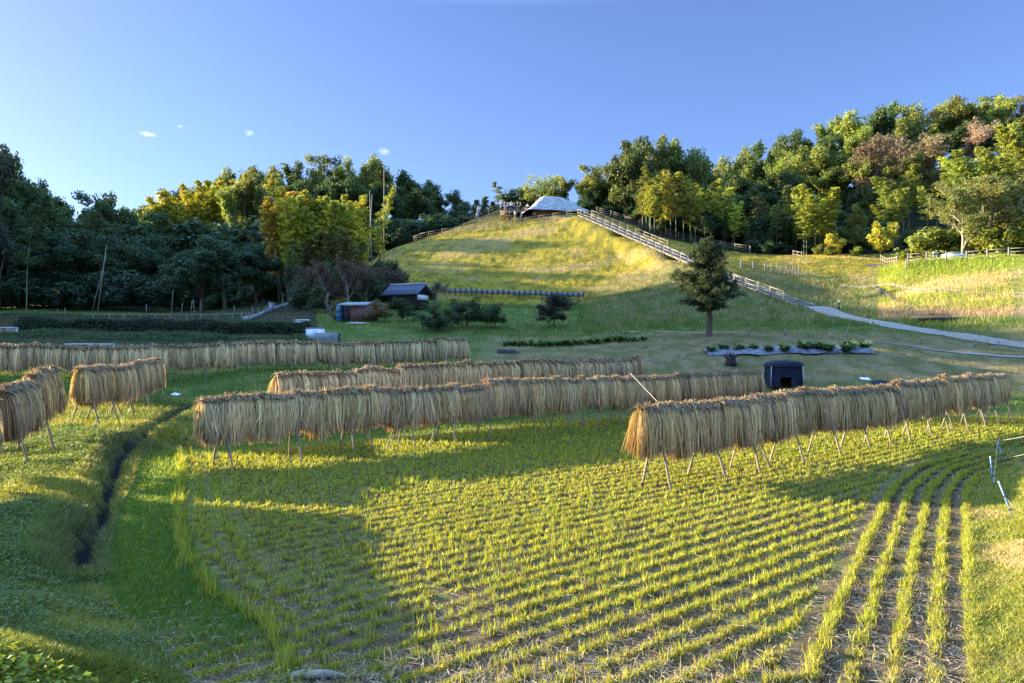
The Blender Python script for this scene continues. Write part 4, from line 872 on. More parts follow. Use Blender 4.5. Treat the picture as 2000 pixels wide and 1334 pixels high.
shrub('bush', 1082, 637, 574, 76, 60, (.022, .02, .022), 'purple_leaved_tree', 'small purple leaved tree on thin stems standing alone below the low plank fence', 'tree', k=1)
shrub('bush', 735, 630, 584, 66, 61, (.12, .09, .045), 'fruit_bush', 'brownish fruit bush beside the brown hut', 'bush', k=2)
shrub('sparse', 852, 602, 545, 60, 70, (.12, .09, .07), 'bare_shrub', 'twiggy bare shrub at the right end of the tiled cottage', 'shrub', base=10, k=0)
shrub('bush', 1100, 606, 575, 60, 70, (.06, .1, .035), 'green_bush', 'light green bush behind the purple leaved tree', 'bush', k=0)
for px, pb, pt in [(600, 600, 515), (635, 610, 505), (680, 608, 498), (712, 600, 512), (760, 590, 520)]:
    shrub('sparse', px, pb, pt, 76, 70, (.085, .058, .042), 'red_brown_tree', 'reddish brown nearly leafless tree behind the brown hut', 'tree', 'reddish trees behind the hut', base=10, k=int(px) % 3)
for px, pb, pt in [(585, 606, 545), (620, 612, 555), (700, 600, 540), (735, 598, 545), (765, 588, 548)]:
    shrub('mound', px, pb, pt, 60, 74, (.045, .06, .03), 'undergrowth_bush', 'dim bush under the bamboo clump beside the cottage', 'bush', 'bushes under the bamboo clump', k=int(px) % 3)
for k in range(22):
    px = random.uniform(575, 790); shrub('mound', px, 560 + random.uniform(0, 25) + (10 if px < 640 else 0), 530 + random.uniform(-22, 10), 55, 82, var((.05, .065, .03), .2), 'undergrowth_bush', 'green bush below the bamboo clump on the hill foot', 'bush', 'bushes on the hill foot', k=k % 3)
a = np.array(hit(662, 626, 55, 70)); o = MB().tube([(0, 0, -.1), (-.75, .1, .7), (-1.15, .2, 1.5), (-1.0, .4, 2.4)], [.2, .17, .13, .08], 8).tube([(-.75, .1, .7), (-.2, .2, 1.6), (.2, .3, 2.6)], [.12, .1, .05], 7).build('leaning_tree', M_bark, None, tuple(a), smooth=True); tag(o, 'thick dark trunk leaning left beside the blue barrel', 'tree')
# ------------------------------------------------------------------ fences
postm = MB().box((0, 0, .5), (.10, .10, 1.2)); postm.box((0, 0, 1.115), (.09, .09, .03)); POSTM = mesh('post', np.concatenate(postm.v), np.concatenate(postm.q))
def fence(pts, label, posth=1.12, rails=(.32, .66, 1.0), M=M_fence, name='timber_fence', rw=.055, cat='fence', group=None, pw=1.0):
    """pts: ground points (x, y[, z]); one post at each, rails between neighbours"""
    P = [np.array([p[0], p[1], p[2] if len(p) > 2 else hz(p[0], p[1])]) for p in pts]; o0 = P[0]; root = thing(name, label, cat, tuple(o0), 0, group)
    pm = POSTM.copy(); pm.name = 'post'; pm.materials.append(M)
    for p in P:
        o = obj('post', pm, None, root); o.location = p - o0; o.scale = (pw, pw, posth / 1.12)
        q = P.index(p) if False else 0
    for rz_ in rails:
        b = MB()
        for p, q in zip(P[:-1], P[1:]):
            a = p - o0 + [0, 0, rz_]; c = q - o0 + [0, 0, rz_]; b.bar(a, c, rw * .55, rw)
        b.build('rail', M, root)
    return root
def along(pix, step):
    """ground points every step metres along pixel/distance corners"""
    P = np.array([(X_(px, d), d) for px, d in pix]); t = np.concatenate([[0], np.cumsum(np.hypot(*np.diff(P, axis=0).T))]); n = max(2, int(round(t[-1] / step)) + 1); s = np.linspace(0, t[-1], n)
    return [(float(np.interp(v, t, P[:, 0])), float(np.interp(v, t, P[:, 1]))) for v in s]
fence(along([(808, 116), (830, 113), (905, 112.5), (1000, 112), (1065, 112), (1135, 111)], 2.1), 'long curved timber fence climbing the left shoulder of the hill to the stairs')
fence(along([(905, 124), (945, 125), (985, 125), (1000, 124)], 2.3), 'short timber fence on the upper mound by the banners', rails=(.55, .95))
ST = [(1142, 111), (1240, 99), (1345, 87), (1440, 77), (1575, 67.2)]
SP = np.array([(X_(px, d), d) for px, d in ST]); tt = np.concatenate([[0], np.cumsum(np.hypot(*np.diff(SP, axis=0).T))])
def stp(t): return np.array([np.interp(t, tt, SP[:, 0]), np.interp(t, tt, SP[:, 1])])
def std(t): v = stp(min(t + .6, tt[-1])) - stp(max(t - .6, 0)); return v / np.linalg.norm(v)
root = thing('stairs', 'long straight stairway of timber steps running down the right side of the hill', 'stairs', (*stp(tt[-1]), hz(*stp(tt[-1]))))
zst = lambda t: float(np.interp(t, tt, [v[2] for v in STL])) + .03
so = np.array(root.location); stepm = MB().box((0, 0, 0), (2.0, .1, .16)).box((0, .25, .04), (2.0, .4, .05)); SM = mesh('step', np.concatenate(stepm.v), np.concatenate(stepm.q)); SM.materials.append(M_fencegrey)
for k in range(92):
    t = tt[-1] * (k + .5) / 92; p = stp(t); d = std(t); o = obj('step', SM, None, root); o.location = np.array([*p, zst(t) + .10]) - so; o.rotation_euler = (0, 0, math.atan2(-d[1], -d[0]) - PI / 2)
for side in (-1.05, 1.05):
    b = MB()
    for k in range(60):
        t0, t1 = tt[-1] * k / 60, tt[-1] * (k + 1) / 60 + .02; q = []
        for t in (t0, t1): p = stp(t); d = std(t); p = p + np.array([d[1], -d[0]]) * side; q.append(np.array([*p, zst(t) + .12]) - so)
        b.bar(q[0], q[1], .06, .24)
    b.build('stringer', M_fencegrey, root)
pts = []
for k in range(25):
    t = tt[-1] * k / 24 * .965; p = stp(t); d = std(t); p = p - np.array([-d[1], d[0]]) * 1.2 * 1; pts.append((p[0], p[1], zst(t)))
fence(pts, 'timber handrail fence along the near side of the long stairs', rails=(.2, .62, 1.05), M=M_fence, cat='handrail fence')
pts = []
for k in range(11):
    t = tt[-1] * k / 24; p = stp(t); d = std(t); p = p + np.array([-d[1], d[0]]) * 1.2 * 1; pts.append((p[0], p[1], zst(t)))
fence(pts, 'timber handrail fence along the far side of the upper stairs', rails=(.62, 1.05), M=M_fence, cat='handrail fence')
fence(along([(1166, 121), (1230, 119), (1300, 115), (1380, 110), (1465, 105)], 2.3), 'upper timber fence beyond the stairs at the edge of the right wood', rails=(.35, .68, 1.0))
fence([hit(px, py, 80, 100)[:2] for px, py in [(1447, 528), (1471, 530), (1494, 531), (1507, 533), (1518, 534), (1527, 535), (1536, 536), (1543, 537), (1549, 538), (1560, 540)]], 'short bent timber fence on the grass right of the stairs', M=M_fencegrey)
fence(along([(1770, 77), (1774, 78.5), (1800, 77.5), (2150, 69)], 1.7), 'timber fence on top of the golden mound at the right edge', M=M_fencegrey)
for nm, A, B, lab in [('handrail', (1549, 97), (1566, 95), 'tiny pale handrail at the brow beyond the bent fence'), ('handrail', (1720, 92), (1752, 84), 'sloping handrail beside the dark steps at the foot of the right wood')]:
    fence(along([A, B], 1.2), lab, rails=(.6, 1.0), cat='handrail', name='handrail', pw=.7)
path('steps_path', [(1705, 519, 91), (1717, 524, 88), (1728, 530, 85)], 2.0, 'dark paved ramp beside the sloping handrail', M_stone, .08)
# low plank fence at the foot of the hill
P = [(X_(px, 81.5), 81.5) for px in np.linspace(868, 1140, 27)]; root = thing('plank_fence', 'low grey plank fence with dark stakes at the foot of the hill', 'fence', (*P[0], hz(*P[0]))); o0 = np.array(root.location)
b = MB()
for p, q in zip(P[:-1], P[1:]):
    a = np.array([*p, hz(*p) + .52]) - o0; c = np.array([*q, hz(*q) + .52]) - o0; b.bar(a, c, .03, .46)
b.build('board', plain('grey_board', (.22, .22, .24), .9, .1, .35, 3, .2), root)
sm = mesh('stake', *(lambda q: (np.concatenate(q.v), np.concatenate(q.q)))(MB().box((0, 0, .4), (.06, .06, .95)))); sm.materials.append(M_dark)
for p in P: o = obj('stake', sm, None, root); o.location = np.array([p[0], p[1] - .06, hz(*p)]) - o0
# ------------------------------------------------------------------ hilltop house
def loft(rings, n=12):
    """rings: (half width, half depth, z, corner sharpness) -> closed surface"""
    V = []; 
    for (a, b_, z) in rings:
        for s, (ux, uy, vx, vy) in enumerate([(-1, -1, 1, -1), (1, -1, 1, 1), (1, 1, -1, 1), (-1, 1, -1, -1)]):
            for k in range(n): t = k / n; V.append(((ux + (vx - ux) * t) * a, (uy + (vy - uy) * t) * b_, z))
    m = 4 * n; q = [[i * m + k, i * m + (k + 1) % m, (i + 1) * m + (k + 1) % m, (i + 1) * m + k] for i in range(len(rings) - 1) for k in range(m)]
    return np.array(V, float), q
hx, hy = X_(1076, 119.5), 119.5; hg = Z_(430, hy); root = thing('hilltop_house', 'hilltop hut with a wide flared grey roof over brown thatch', 'house', (hx, hy, hg), .25)
zt = Z_(385, hy) - hg; ze = Z_(417, hy) - hg
V, q = loft([(5.0, 4.8, ze - .35), (4.6, 4.4, ze + .05), (3.5, 3.3, ze + .75), (2.55, 2.2, ze + 1.55), (1.8, 1.15, zt - .25), (1.3, .35, zt)], 10); jn = fbm(V[:, 0] * 1.2 + 9, V[:, 1] * 1.2 + 4 + V[:, 2], 77) - .5; V[:, 2] += jn * .22
q.append([5 * 40, 5 * 40 + 10, 5 * 40 + 20, 5 * 40 + 30]); obj('roof', mesh('roof', V, np.array(q), None, True), M_thatch, root)
b = MB()
b.tube([(-1.3, 0, zt + .02), (1.3, 0, zt + .02)], .09, 6)
b.build('ridge_pole', M_pole, root)
V, q = loft([(4.0, 4.0, -1.0), (3.8, 3.7, .3), (3.4, 3.2, ze + .3)], 8); V[:, :2] *= (1 + .06 * (fbm(V[:, 0] * 2 + 5, V[:, 2] * 3 + V[:, 1], 78) - .5))[:, None]; obj('wall', mesh('wall', V, np.array(q), None, True), M_thatchb, root)
MB().box((-3.95, -1.6, ze + .5), (1.9, 1.4, .1)).box((-4.3, -.6, ze + .2), (.14, .14, 1.0)).build('porch', M_fence, root)
# viewing deck
dx_, dy_ = X_(998, 117), 117.0; dz = Z_(418, dy_); dg = hz(dx_, dy_); root = thing('viewing_deck', 'timber viewing deck on posts left of the hilltop house', 'deck', (dx_, dy_, dg)); hh_ = max(dz - dg, .8)
MB().box((0, 0, hh_), (3.4, 2.6, .14)).build('deck_floor', M_fence, root)
for sx_ in (-1.55, 0, 1.55):
    for sy_ in (-1.1, 1.1): MB().box((sx_, sy_, hh_ / 2 - .3), (.16, .16, hh_ + .5)).build('post', M_fence, root)
# banners
for px, pt, pb, d, tl, lab in [(930, 402, 428, 122, .14, 'white vertical banner leaning right on the upper mound, left one of two'), (976, 393, 418, 123, 0, 'white upright banner beside the upper fence, nearer the people')]:
    x = X_(px, d); g = hz(x, d); H_ = max(Z_(pt, d) - g, 1.8); root = thing('banner', lab, 'banner', (x, d, g), .3)
    MB().tube([(0, 0, -.2), (tl * H_ * .7, 0, H_)], .025, 6).build('pole', M_pole, root)
    V = []; q = []; n = 10
    for i in range(n):
        t = i / (n - 1); z = H_ * (1 - .72 * t) - .03; w_ = .62 * (1 - .45 * t); x0 = tl * .7 * z
        for s in (0, 1):
            for yy in (-.008, .008): V.append((x0 + .03 + s * w_, yy + .05 * math.sin(6 * t + s), z))
    for i in range(n - 1): a_ = i * 4; q += [[a_, a_ + 2, a_ + 6, a_ + 4], [a_ + 1, a_ + 5, a_ + 7, a_ + 3], [a_ + 2, a_ + 3, a_ + 7, a_ + 6], [a_, a_ + 4, a_ + 5, a_ + 1]]
    obj('cloth', mesh('cloth', np.array(V), np.array(q)), M_white, root)
# ------------------------------------------------------------------ people on the hilltop
def person(x, y, z, rz, shirt, trous, label, arm=(.1, .2), stride=.0):
    """one skinned body, clothes and hair as children"""
    J = {'pel': (0, 0, .93), 'wai': (0, .01, 1.1), 'che': (0, 0, 1.3), 'nek': (0, 0, 1.47), 'hd0': (0, -.01, 1.56), 'hd1': (0, -.02, 1.66)}
    for s, n in ((-1, 'l'), (1, 'r')):
        st = stride * s
        J['hip' + n] = (.09 * s, 0, .88); J['kne' + n] = (.10 * s, -.02 - st * .5, .49); J['ank' + n] = (.10 * s, .03 - st, .09); J['toe' + n] = (.11 * s, -.13 - st, .04)
        a = arm[0 if s < 0 else 1]; J['sho' + n] = (.18 * s, 0, 1.40); J['elb' + n] = (.23 * s, -.03 - a * .2, 1.13); J['wri' + n] = (.23 * s - a * .1 * s, -.1 - a * .6, .93 + a * .5); J['hnd' + n] = (.22 * s - a * .1 * s, -.14 - a * .75, .86 + a * .6)
    R = dict(pel=.13, wai=.12, che=.145, nek=.055, hd0=.075, hd1=.095, hip=.085, kne=.055, ank=.038, toe=.035, sho=.06, elb=.042, wri=.028, hnd=.032)
    E = [('pel', 'wai'), ('wai', 'che'), ('che', 'nek'), ('nek', 'hd0'), ('hd0', 'hd1')]
    for n in 'lr': E += [('pel', 'hip' + n), ('hip' + n, 'kne' + n), ('kne' + n, 'ank' + n), ('ank' + n, 'toe' + n), ('che', 'sho' + n), ('sho' + n, 'elb' + n), ('elb' + n, 'wri' + n), ('wri' + n, 'hnd' + n)]
    root = thing('person', label, 'person', (x, y, z), rz)
    def skin(nm, keys, m, grow=0):
        ks = [k for k in J if k in keys]; me = bpy.data.meshes.new(nm); me.from_pydata([J[k] for k in ks], [(ks.index(a), ks.index(b)) for a, b in E if a in ks and b in ks], [])
        o = obj(nm, me, m, root); o.modifiers.new('s', 'SKIN')
        for i, k in enumerate(ks): rr = R.get(k, R.get(k[:3], .05)) + grow; me.skin_vertices[0].data[i].radius = (rr, rr)
        me.skin_vertices[0].data[0].use_root = True; sb = o.modifiers.new('b', 'SUBSURF'); sb.levels = 1; sb.render_levels = 1
        return o
    skin('body', list(J), M_skin)
    skin('shirt', ['pel', 'wai', 'che'] + [k + n for k in ('sho', 'elb', 'wri') for n in 'lr'], shirt, .018)
    skin('trousers', ['pel'] + [k + n for k in ('hip', 'kne', 'ank') for n in 'lr'], trous, .016)
    MB().tube([(0, .01, 1.62), (0, .02, 1.70), (0, 0, 1.765)], [.10, .105, .045], 8).build('hair', M_hair, root, smooth=True)
    return root
CL = {n: plain('cloth_' + n, c, .85, .1, .15, 5) for n, c in dict(navy=(.03, .04, .09), white=(.6, .6, .62), grey=(.2, .2, .22), black=(.02, .02, .024), blue=(.06, .12, .35), beige=(.35, .28, .2)).items()}
dkz = dg + hh_ + .07
PL = [(-1.4, .2, 'black', 'black', 'person in black at the left end of the viewing deck'), (-.95, -.5, 'navy', 'grey', 'person in a navy top second from the left on the deck'), (-.45, .3, 'grey', 'black', 'person in grey near the middle of the deck'),
      (.05, -.4, 'white', 'navy', 'person in a white top in the middle of the deck'), (.55, .4, 'navy', 'black', 'person in dark blue standing right of the one in white'), (1.05, -.2, 'black', 'grey', 'person in a black top with grey trousers on the deck'), (1.5, .3, 'beige', 'black', 'person in beige at the house end of the deck')]
for i, (ox, oy, s, t_, lab) in enumerate(PL): person(dx_ + ox, dy_ + oy, dkz, random.uniform(-2, 2), CL[s], CL[t_], lab, (random.uniform(0, .4), random.uniform(0, .3)), .08)
for px, d, s, t_, lab in [(1019, 113.6, 'blue', 'navy', 'person in bright blue walking behind the curved hill fence'), (996, 114.6, 'black', 'black', 'person in dark clothes below the viewing deck'), (1006, 115, 'white', 'grey', 'person in white and grey just below the deck steps'), (934, 121.6, 'grey', 'blue', 'person in grey standing at the foot of the leaning banner'), (1030, 118.0, 'white', 'black', 'person in white beside the hut roof')]:
    x = X_(px, d); person(x, d, hz(x, d), random.uniform(-2, 2), CL[s], CL[t_], lab, (.3, .1), .15)
# ------------------------------------------------------------------ cottage with tiled roof
def at(px, d, dz=0): x = X_(px, d); return (x, d, hz(x, d) + dz)
x, y = X_(797, 71), 71.0; zr = Z_(557, 71); g = Z_(600, 71); root = thing('cottage', 'small dark cottage with a blue grey tiled roof half hidden by bushes', 'cottage', (x, y, g), -.42); h_ = zr - g
MB().box((0, 0, h_ * .5 - .35), (3.2, 2.2, h_ * 1.0 - .5)).build('wall', M_dark, root)
MB().box((1.63, 0, h_ * .42), (.05, 2.0, .45)).build('white_panel', M_white, root)
gb = MB(); gb.put([(1.6, -1.1, h_ - .85), (1.6, 1.1, h_ - .85), (1.6, 0, h_ - .1), (-1.6, -1.1, h_ - .85), (-1.6, 1.1, h_ - .85), (-1.6, 0, h_ - .1)], [[0, 1, 4, 3]], [[0, 2, 1], [3, 4, 5]]); gb.build('gable', M_dark, root)
rf = MB()
for s in (-1, 1):
    for i in range(22):                               # rows of round tiles
        xx = -1.95 + i * .1857; rf.tube([(xx, s * 1.55, h_ - 1.02), (xx, s * .78, h_ - .5), (xx, 0, h_ + .0)], .085, 6)
rf.build('roof', M_tile, root, smooth=True); MB().tube([(-2.05, 0, h_ + .09), (2.05, 0, h_ + .09)], .09, 8).build('ridge', M_metal, root, smooth=True)
# hut, barrel, cabinet
x, y = X_(706, 62), 62.0; g = hz(x, y); root = thing('hut', 'low brown board hut with a rusty corrugated roof beside the blue barrel', 'hut', (x, y, g), -.1)
MB().box((0, 0, .6), (2.5, 1.5, 1.3)).build('wall', M_brown, root)
MB().box((-1.0, -.78, .55), (.5, .04, 1.05)).build('door', M_dark, root)
cb = MB()
for i in range(16): xx = -1.75 + i * .16; cb.tube([(xx, -1.0, 1.32), (xx + .25, .9, 1.62)], .075, 5)
cb.build('roof', M_metal, root)
a = hit(665, 628, 55, 70); root = thing('barrel', 'tall blue ribbed tank standing left of the brown hut', 'tank', a); MB().tube([(0, 0, 0), (0, 0, .05), (0, 0, .42), (0, 0, .45), (0, 0, .48), (0, 0, .9), (0, 0, .93), (0, 0, .96), (0, 0, 1.36), (0, 0, 1.4)], [.32, .33, .33, .35, .33, .33, .35, .33, .33, .26], 16).build('body', M_bluedrum, root, smooth=False); MB().tube([(0, 0, 1.395), (0, 0, 1.44)], .2, 12).build('lid', M_bluedrum, root)
x, y = X_(616, 48.8), 48.8; g = hz(x, y); root = thing('cabinet', 'white two door storage cabinet behind the farthest rack', 'cabinet', (x, y, g), .12); hc_ = Z_(642, y) - g
MB().box((0, 0, hc_ / 2), (1.15, .55, hc_)).build('body', M_white, root); MB().box((-.28, -.29, hc_ / 2), (.53, .03, hc_ - .12)).build('door', M_white, root); MB().box((.28, -.29, hc_ / 2), (.53, .03, hc_ - .12)).build('door', M_white, root); MB().box((0, 0, hc_ + .03), (1.2, .6, .05)).build('top', M_metal, root)
x, y = X_(640, 47.6), 47.6; g = hz(x, y); root = thing('covered_cart', 'low curved corrugated cover with a dark open end beside the white cabinet', 'shelter', (x, y, g), .1); hc_ = Z_(650, y) - g
V = []; q = []; n = 12
for i in range(n + 1):
    a_ = PI * i / n
    for xx in (-.75, .75):
        for rr_ in (.98, 1.0): V.append((xx, -math.cos(a_) * .7 * rr_, max(0, math.sin(a_)) ** .6 * hc_ * rr_))
for i in range(n): a_ = i * 4; q += [[a_, a_ + 4, a_ + 6, a_ + 2], [a_ + 1, a_ + 3, a_ + 7, a_ + 5], [a_, a_ + 1, a_ + 5, a_ + 4], [a_ + 2, a_ + 6, a_ + 7, a_ + 3]]
obj('cover', mesh('cover', np.array(V), np.array(q)), plain('grey_cover', (.15, .155, .16), .8, .1, .3, 3, .3), root); MB().box((.2, 0, hc_ * .35), (1.0, 1.1, hc_ * .6)).build('load', M_dark, root)
MB().tube([(-.7, -.8, 0), (-.45, -.72, hc_ * .8)], .025, 5).build('prop', M_pole, root)
for px, py, L, lab in [(590, 627, 1.3, 'white board lying on the grass left of the blue tank'), (584, 631, .8, 'shorter white board lying below the longer one'), (700, 633, 1.9, 'pale board on the ground in front of the brown hut')]:
    a = hit(px, py, 50, 70); o = MB().box((0, 0, .06), (L, .35, .07)).box((.1, .1, .12), (L * .8, .2, .04)).build('board', M_white, None, (a[0], a[1], a[2]), .1); tag(o, lab, 'board')
# stepped sheet barrier
Bp = [hit(px, py, 50, 90) for px, py in [(472, 627), (488, 625), (505, 619), (520, 612), (536, 606), (552, 601), (567, 596)]]; root = thing('sheet_barrier', 'pale blue grey sheet barrier climbing the bank at the end of the field', 'barrier', Bp[0]); o0 = np.array(Bp[0])
for p, q_ in zip(Bp[:-1], Bp[1:]): MB().bar(np.array(p) - o0 + [0, 0, .16], np.array(q_) - o0 + [0, 0, .16], .04, .42).build('panel', M_metal, root)
for p in Bp: MB().box(np.array(p) - o0 + [0, -.05, .3], (.06, .06, .9)).build('post', M_pole, root)
o = MB().box((0, 0, .45), (.35, .3, .9)).box((0, 0, .92), (.4, .35, .06)).build('pump_box', M_metal, None, hit(529, 610, 50, 90)); tag(o, 'upright pale box standing in the middle of the sheet barrier', 'box')
# bamboo frame in the far left field
A_ = np.array(hit(182, 631, 45, 75)); B_ = np.array(hit(482, 629, 45, 75)); root = thing('bamboo_trellis', 'long low rail of bamboo on thin splayed stakes in the far left field', 'frame', tuple(A_)); n = 11
for i in range(n):
    t = i / (n - 1); p = A_ + (B_ - A_) * t; p[2] = hz(p[0], p[1]); p = p - A_; l = .2 * math.sin(i * 2.3); MB().tube([p + [l, 0, -.05], p + [0, 0, .78 + .05 * math.sin(i)]], .028, 5).build('stake', M_pole, root)
MB().tube([np.array([0, 0, .74]) + ((B_ - A_) * t) * [1, 1, 0] + [0, 0, hz(*(A_ + (B_ - A_) * t)[:2]) - A_[2]] for t in np.linspace(-.06, 1.02, 12)], .03, 5).build('rail', M_pole, root)
sk = mesh('stake', *(lambda q: (np.concatenate(q.v), [np.concatenate(q.q), np.concatenate(q.t)]))(MB().tube([(0, 0, -.1), (.02, 0, .6), (0, 0, 1.2)], .03, 5))); sk.materials.append(M_pole)
for px, py, h_ in [(115, 618, .8), (127, 618, .9), (285, 620, 1.3), (334, 616, 2.6), (353, 618, 1.3), (372, 617, 1.5), (380, 617, 1.6), (390, 618, 1.5), (455, 620, 1.1), (493, 622, 1.0), (552, 596, 1.3), (562, 592, 1.5)]:
    o = obj('stake', sk, None, None, hit(px, py, 45, 90)); o.scale = (1, 1, h_ / 1.2); o.rotation_euler = (random.gauss(0, .06), random.gauss(0, .08), 0); tag(o, 'thin upright stake in the far left field', 'stake', 'stakes in the far left field')
# hedge bank
x = RG.uniform(X_(20, 52), X_(598, 52), 30000); hgt = .85 * (.75 + .5 * fbm(x * .5, x * 0, 91)); y = 53 + RG.normal(0, .38, len(x)) + .25 * np.sin(x * .6); z = Hn(x, y) + RG.uniform(0, 1, len(x)) ** .6 * hgt * (1 - ((y - 53) / 1.3).clip(-1, 1) ** 2)
me = leaf_mesh(np.stack([x, y, z], 1), .07, (.030, .05, .028), np.random.default_rng(3), .5, .6); o = obj('hedge', me); tag(o, 'low dark hedge running along the terrace behind the farthest rack', 'hedge')
me.materials.clear(); me.materials.append(M_grass)
x = RG.uniform(X_(0, 48), X_(600, 48), 26000); y = 48.2 + RG.normal(0, 1.1, len(x)); z = Hn(x, y) + RG.uniform(0, .4, len(x)) * sstep(.35, .6, fbm(x * .5, y * .5, 95))
me = leaf_mesh(np.stack([x, y, z], 1), .065, (.05, .085, .03), np.random.default_rng(4), .8, .5); me.materials.clear(); me.materials.append(M_grass); tag(obj('ground_cover', me), 'leafy green ground cover on the terrace below the dark hedge', 'ground cover', None, 'stuff')
for px, py, d, w_, lab in [(10, 646, 50, 1.3, 'white sheet lying at the left edge below the dark hedge'), (175, 678, 41, 2.4, 'long white sheet glimpsed just above the farthest rack')]:
    a = at(px, d); zt_ = Z_(py - 6, d); o = MB().box((0, 0, 0), (w_, .7, .05)).box((0, .3, -.25), (w_, .05, .5)).build('white_sheet', M_white, None, (a[0], a[1], max(zt_, a[2] + .2)), .05); tag(o, lab, 'sheet')
# ------------------------------------------------------------------ vegetable rows
def plantm(seed, n, L, w, col, up):
    r = np.random.default_rng(seed); V = []; q = []
    for i in range(n):
        a = r.uniform(0, 6.28); l = L * r.uniform(.6, 1.15); c, s = math.cos(a), math.sin(a); e = r.uniform(.5, 1.1) * up; k0 = len(V)
        for t, ww in ((0, .15), (.35, .8), (.7, 1), (1, .1)):
            rr = l * t * .8; z = e * l * t - .5 * l * t * t
            for sd_ in (-1, 1): V.append((c * rr - s * w * ww * sd_, s * rr + c * w * ww * sd_, z + .03 * (sd_ > 0)))
        for j in range(3): b0 = k0 + j * 2; q.append([b0, b0 + 1, b0 + 3, b0 + 2])
    V = np.array(V); me = mesh('plant', V, np.array(q), jitter(np.tile(col, (len(V) // 8, 1)), len(V) // 8, .25).repeat(8, 0)); me.materials.append(M_grass); return me
VM = [plantm(k, 34, .36, .065, (.075, .16, .035), 1.3) for k in range(3)]; WM = [plantm(k + 9, 90, .42, .075, (.14, .22, .11), 1.3) for k in range(3)]
for i, px in enumerate(np.linspace(988, 1262, 34)):
    o = obj('leafy_vegetable', VM[i % 3], None, None, at(px + random.uniform(-2, 2), 50.5 + random.uniform(-.35, .35) + .002 * (px - 988))); o.rotation_euler[2] = random.uniform(0, 6); s = random.uniform(.8, 1.35); o.scale = (s, s, s); tag(o, 'bright green leafy vegetable in the row below the orchard', 'vegetable', 'row of leafy vegetables below the orchard')
root = thing('mulch_bed', 'planting bed covered with crumpled grey blue plastic film', 'planting bed', at(1380, 44.2)); o0 = np.array(root.location); nx = 150; xs = np.linspace(X_(1380, 44), X_(1698, 44), nx); V = []
for yy in np.linspace(43.4, 45.0, 12):
    for xx in xs: t = (yy - 43.4) / 1.6; V.append((xx, yy + .15 * math.sin(xx * 1.7), hz(xx, yy) + .03 + .2 * math.sin(PI * t) * (.45 + .7 * float(fbm(np.array([xx * 1.9]), np.array([yy * 1.2]), 97)[0])) + .1 * float(fbm(np.array([xx * 7.]), np.array([yy * 7.]), 98)[0])))
V = np.array(V) - o0; q = [[j * nx + i, j * nx + i + 1, (j + 1) * nx + i + 1, (j + 1) * nx + i] for j in range(11) for i in range(nx - 1)]; obj('film', mesh('film', V, np.array(q), None, True), M_mulch, root)
for i, px in enumerate([1386, 1412, 1440, 1468, 1502, 1535, 1572, 1580, 1612, 1618, 1650, 1656, 1690]):
    a = at(px + random.uniform(-6, 6), 43.9 + random.uniform(-.35, .5), .12); o = obj('squash_plant', WM[i % 3], None, None, a); s = random.uniform(.95, 1.3) * (1.25 if px > 1560 else 1.0); o.scale = (s, s, s); o.rotation_euler[2] = random.uniform(0, 6); tag(o, 'leafy plant growing through the grey plastic film', 'plant', 'plants in the film covered bed')
# ------------------------------------------------------------------ tarpaulin tent
x, y, g = hit(1530, 755, 34, 42); root = thing('tarpaulin_shelter', 'small boxy shelter draped in dark navy tarpaulin beside the paddy', 'shelter', (x, y, g), -.08); W_, D_, H_ = 1.6, 1.3, 1.28
V = []; q = []; nu, nv_ = 72, 14; r = np.random.default_rng(8)
for j in range(nv_ + 1):
    t = j / nv_
    for i in range(nu):
        a_ = i / nu * 4; sdn = int(a_); f = a_ - sdn; c4 = [(-1, -1), (1, -1), (1, 1), (-1, 1), (-1, -1)]; px_ = c4[sdn][0] + (c4[sdn + 1][0] - c4[sdn][0]) * f; py_ = c4[sdn][1] + (c4[sdn + 1][1] - c4[sdn][1]) * f
        k = 1 - .05 * t; fold = .085 * math.sin(i * 2.1 + math.sin(i) * 2) * (1 - t) ** .5 + .01 * r.normal()
        V.append((px_ * W_ / 2 * k + fold * abs(py_), py_ * D_ / 2 * k + fold * abs(px_), t * (H_ - .15)))
def keepface(i, j): return not (nu * .08 < i < nu * .165 and j < 6)
for j in range(nv_):
    for i in range(nu):
        if keepface(i, j): q.append([j * nu + i, j * nu + (i + 1) % nu, (j + 1) * nu + (i + 1) % nu, (j + 1) * nu + i])
obj('side_sheet', mesh('side_sheet', np.array(V), np.array(q), None, True), M_tarp, root)
V, q = loft([(W_ / 2 + .03, D_ / 2 + .03, H_ - .27), (W_ / 2 + .03, D_ / 2 + .03, H_ - .14), (W_ / 2 - .06, D_ / 2 - .06, H_ - .03), (W_ / 2 - .35, D_ / 2 - .3, H_ + .05), (.05, .05, H_ + .07)], 8); obj('roof_sheet', mesh('roof_sheet', V, np.array(q), None, True), M_tarp, root)
for sx_ in (-1, 1): MB().tube([(sx_ * (W_ / 2 + .01), -D_ / 2 - .02, 0), (sx_ * (W_ / 2 - .02), -D_ / 2 - .02, H_ - .2)], .022, 6).build('frame_pole', M_metal, root)
o = MB().box((0, 0, .2), (.22, .3, .4)).box((.2, .1, .13), (.14, .2, .26)).build('crate', plain('orange_plastic', (.5, .2, .04), .5, .3, .1), None, (x - .42, y + .1, g)); tag(o, 'orange and white crate inside the opening of the navy shelter', 'crate')
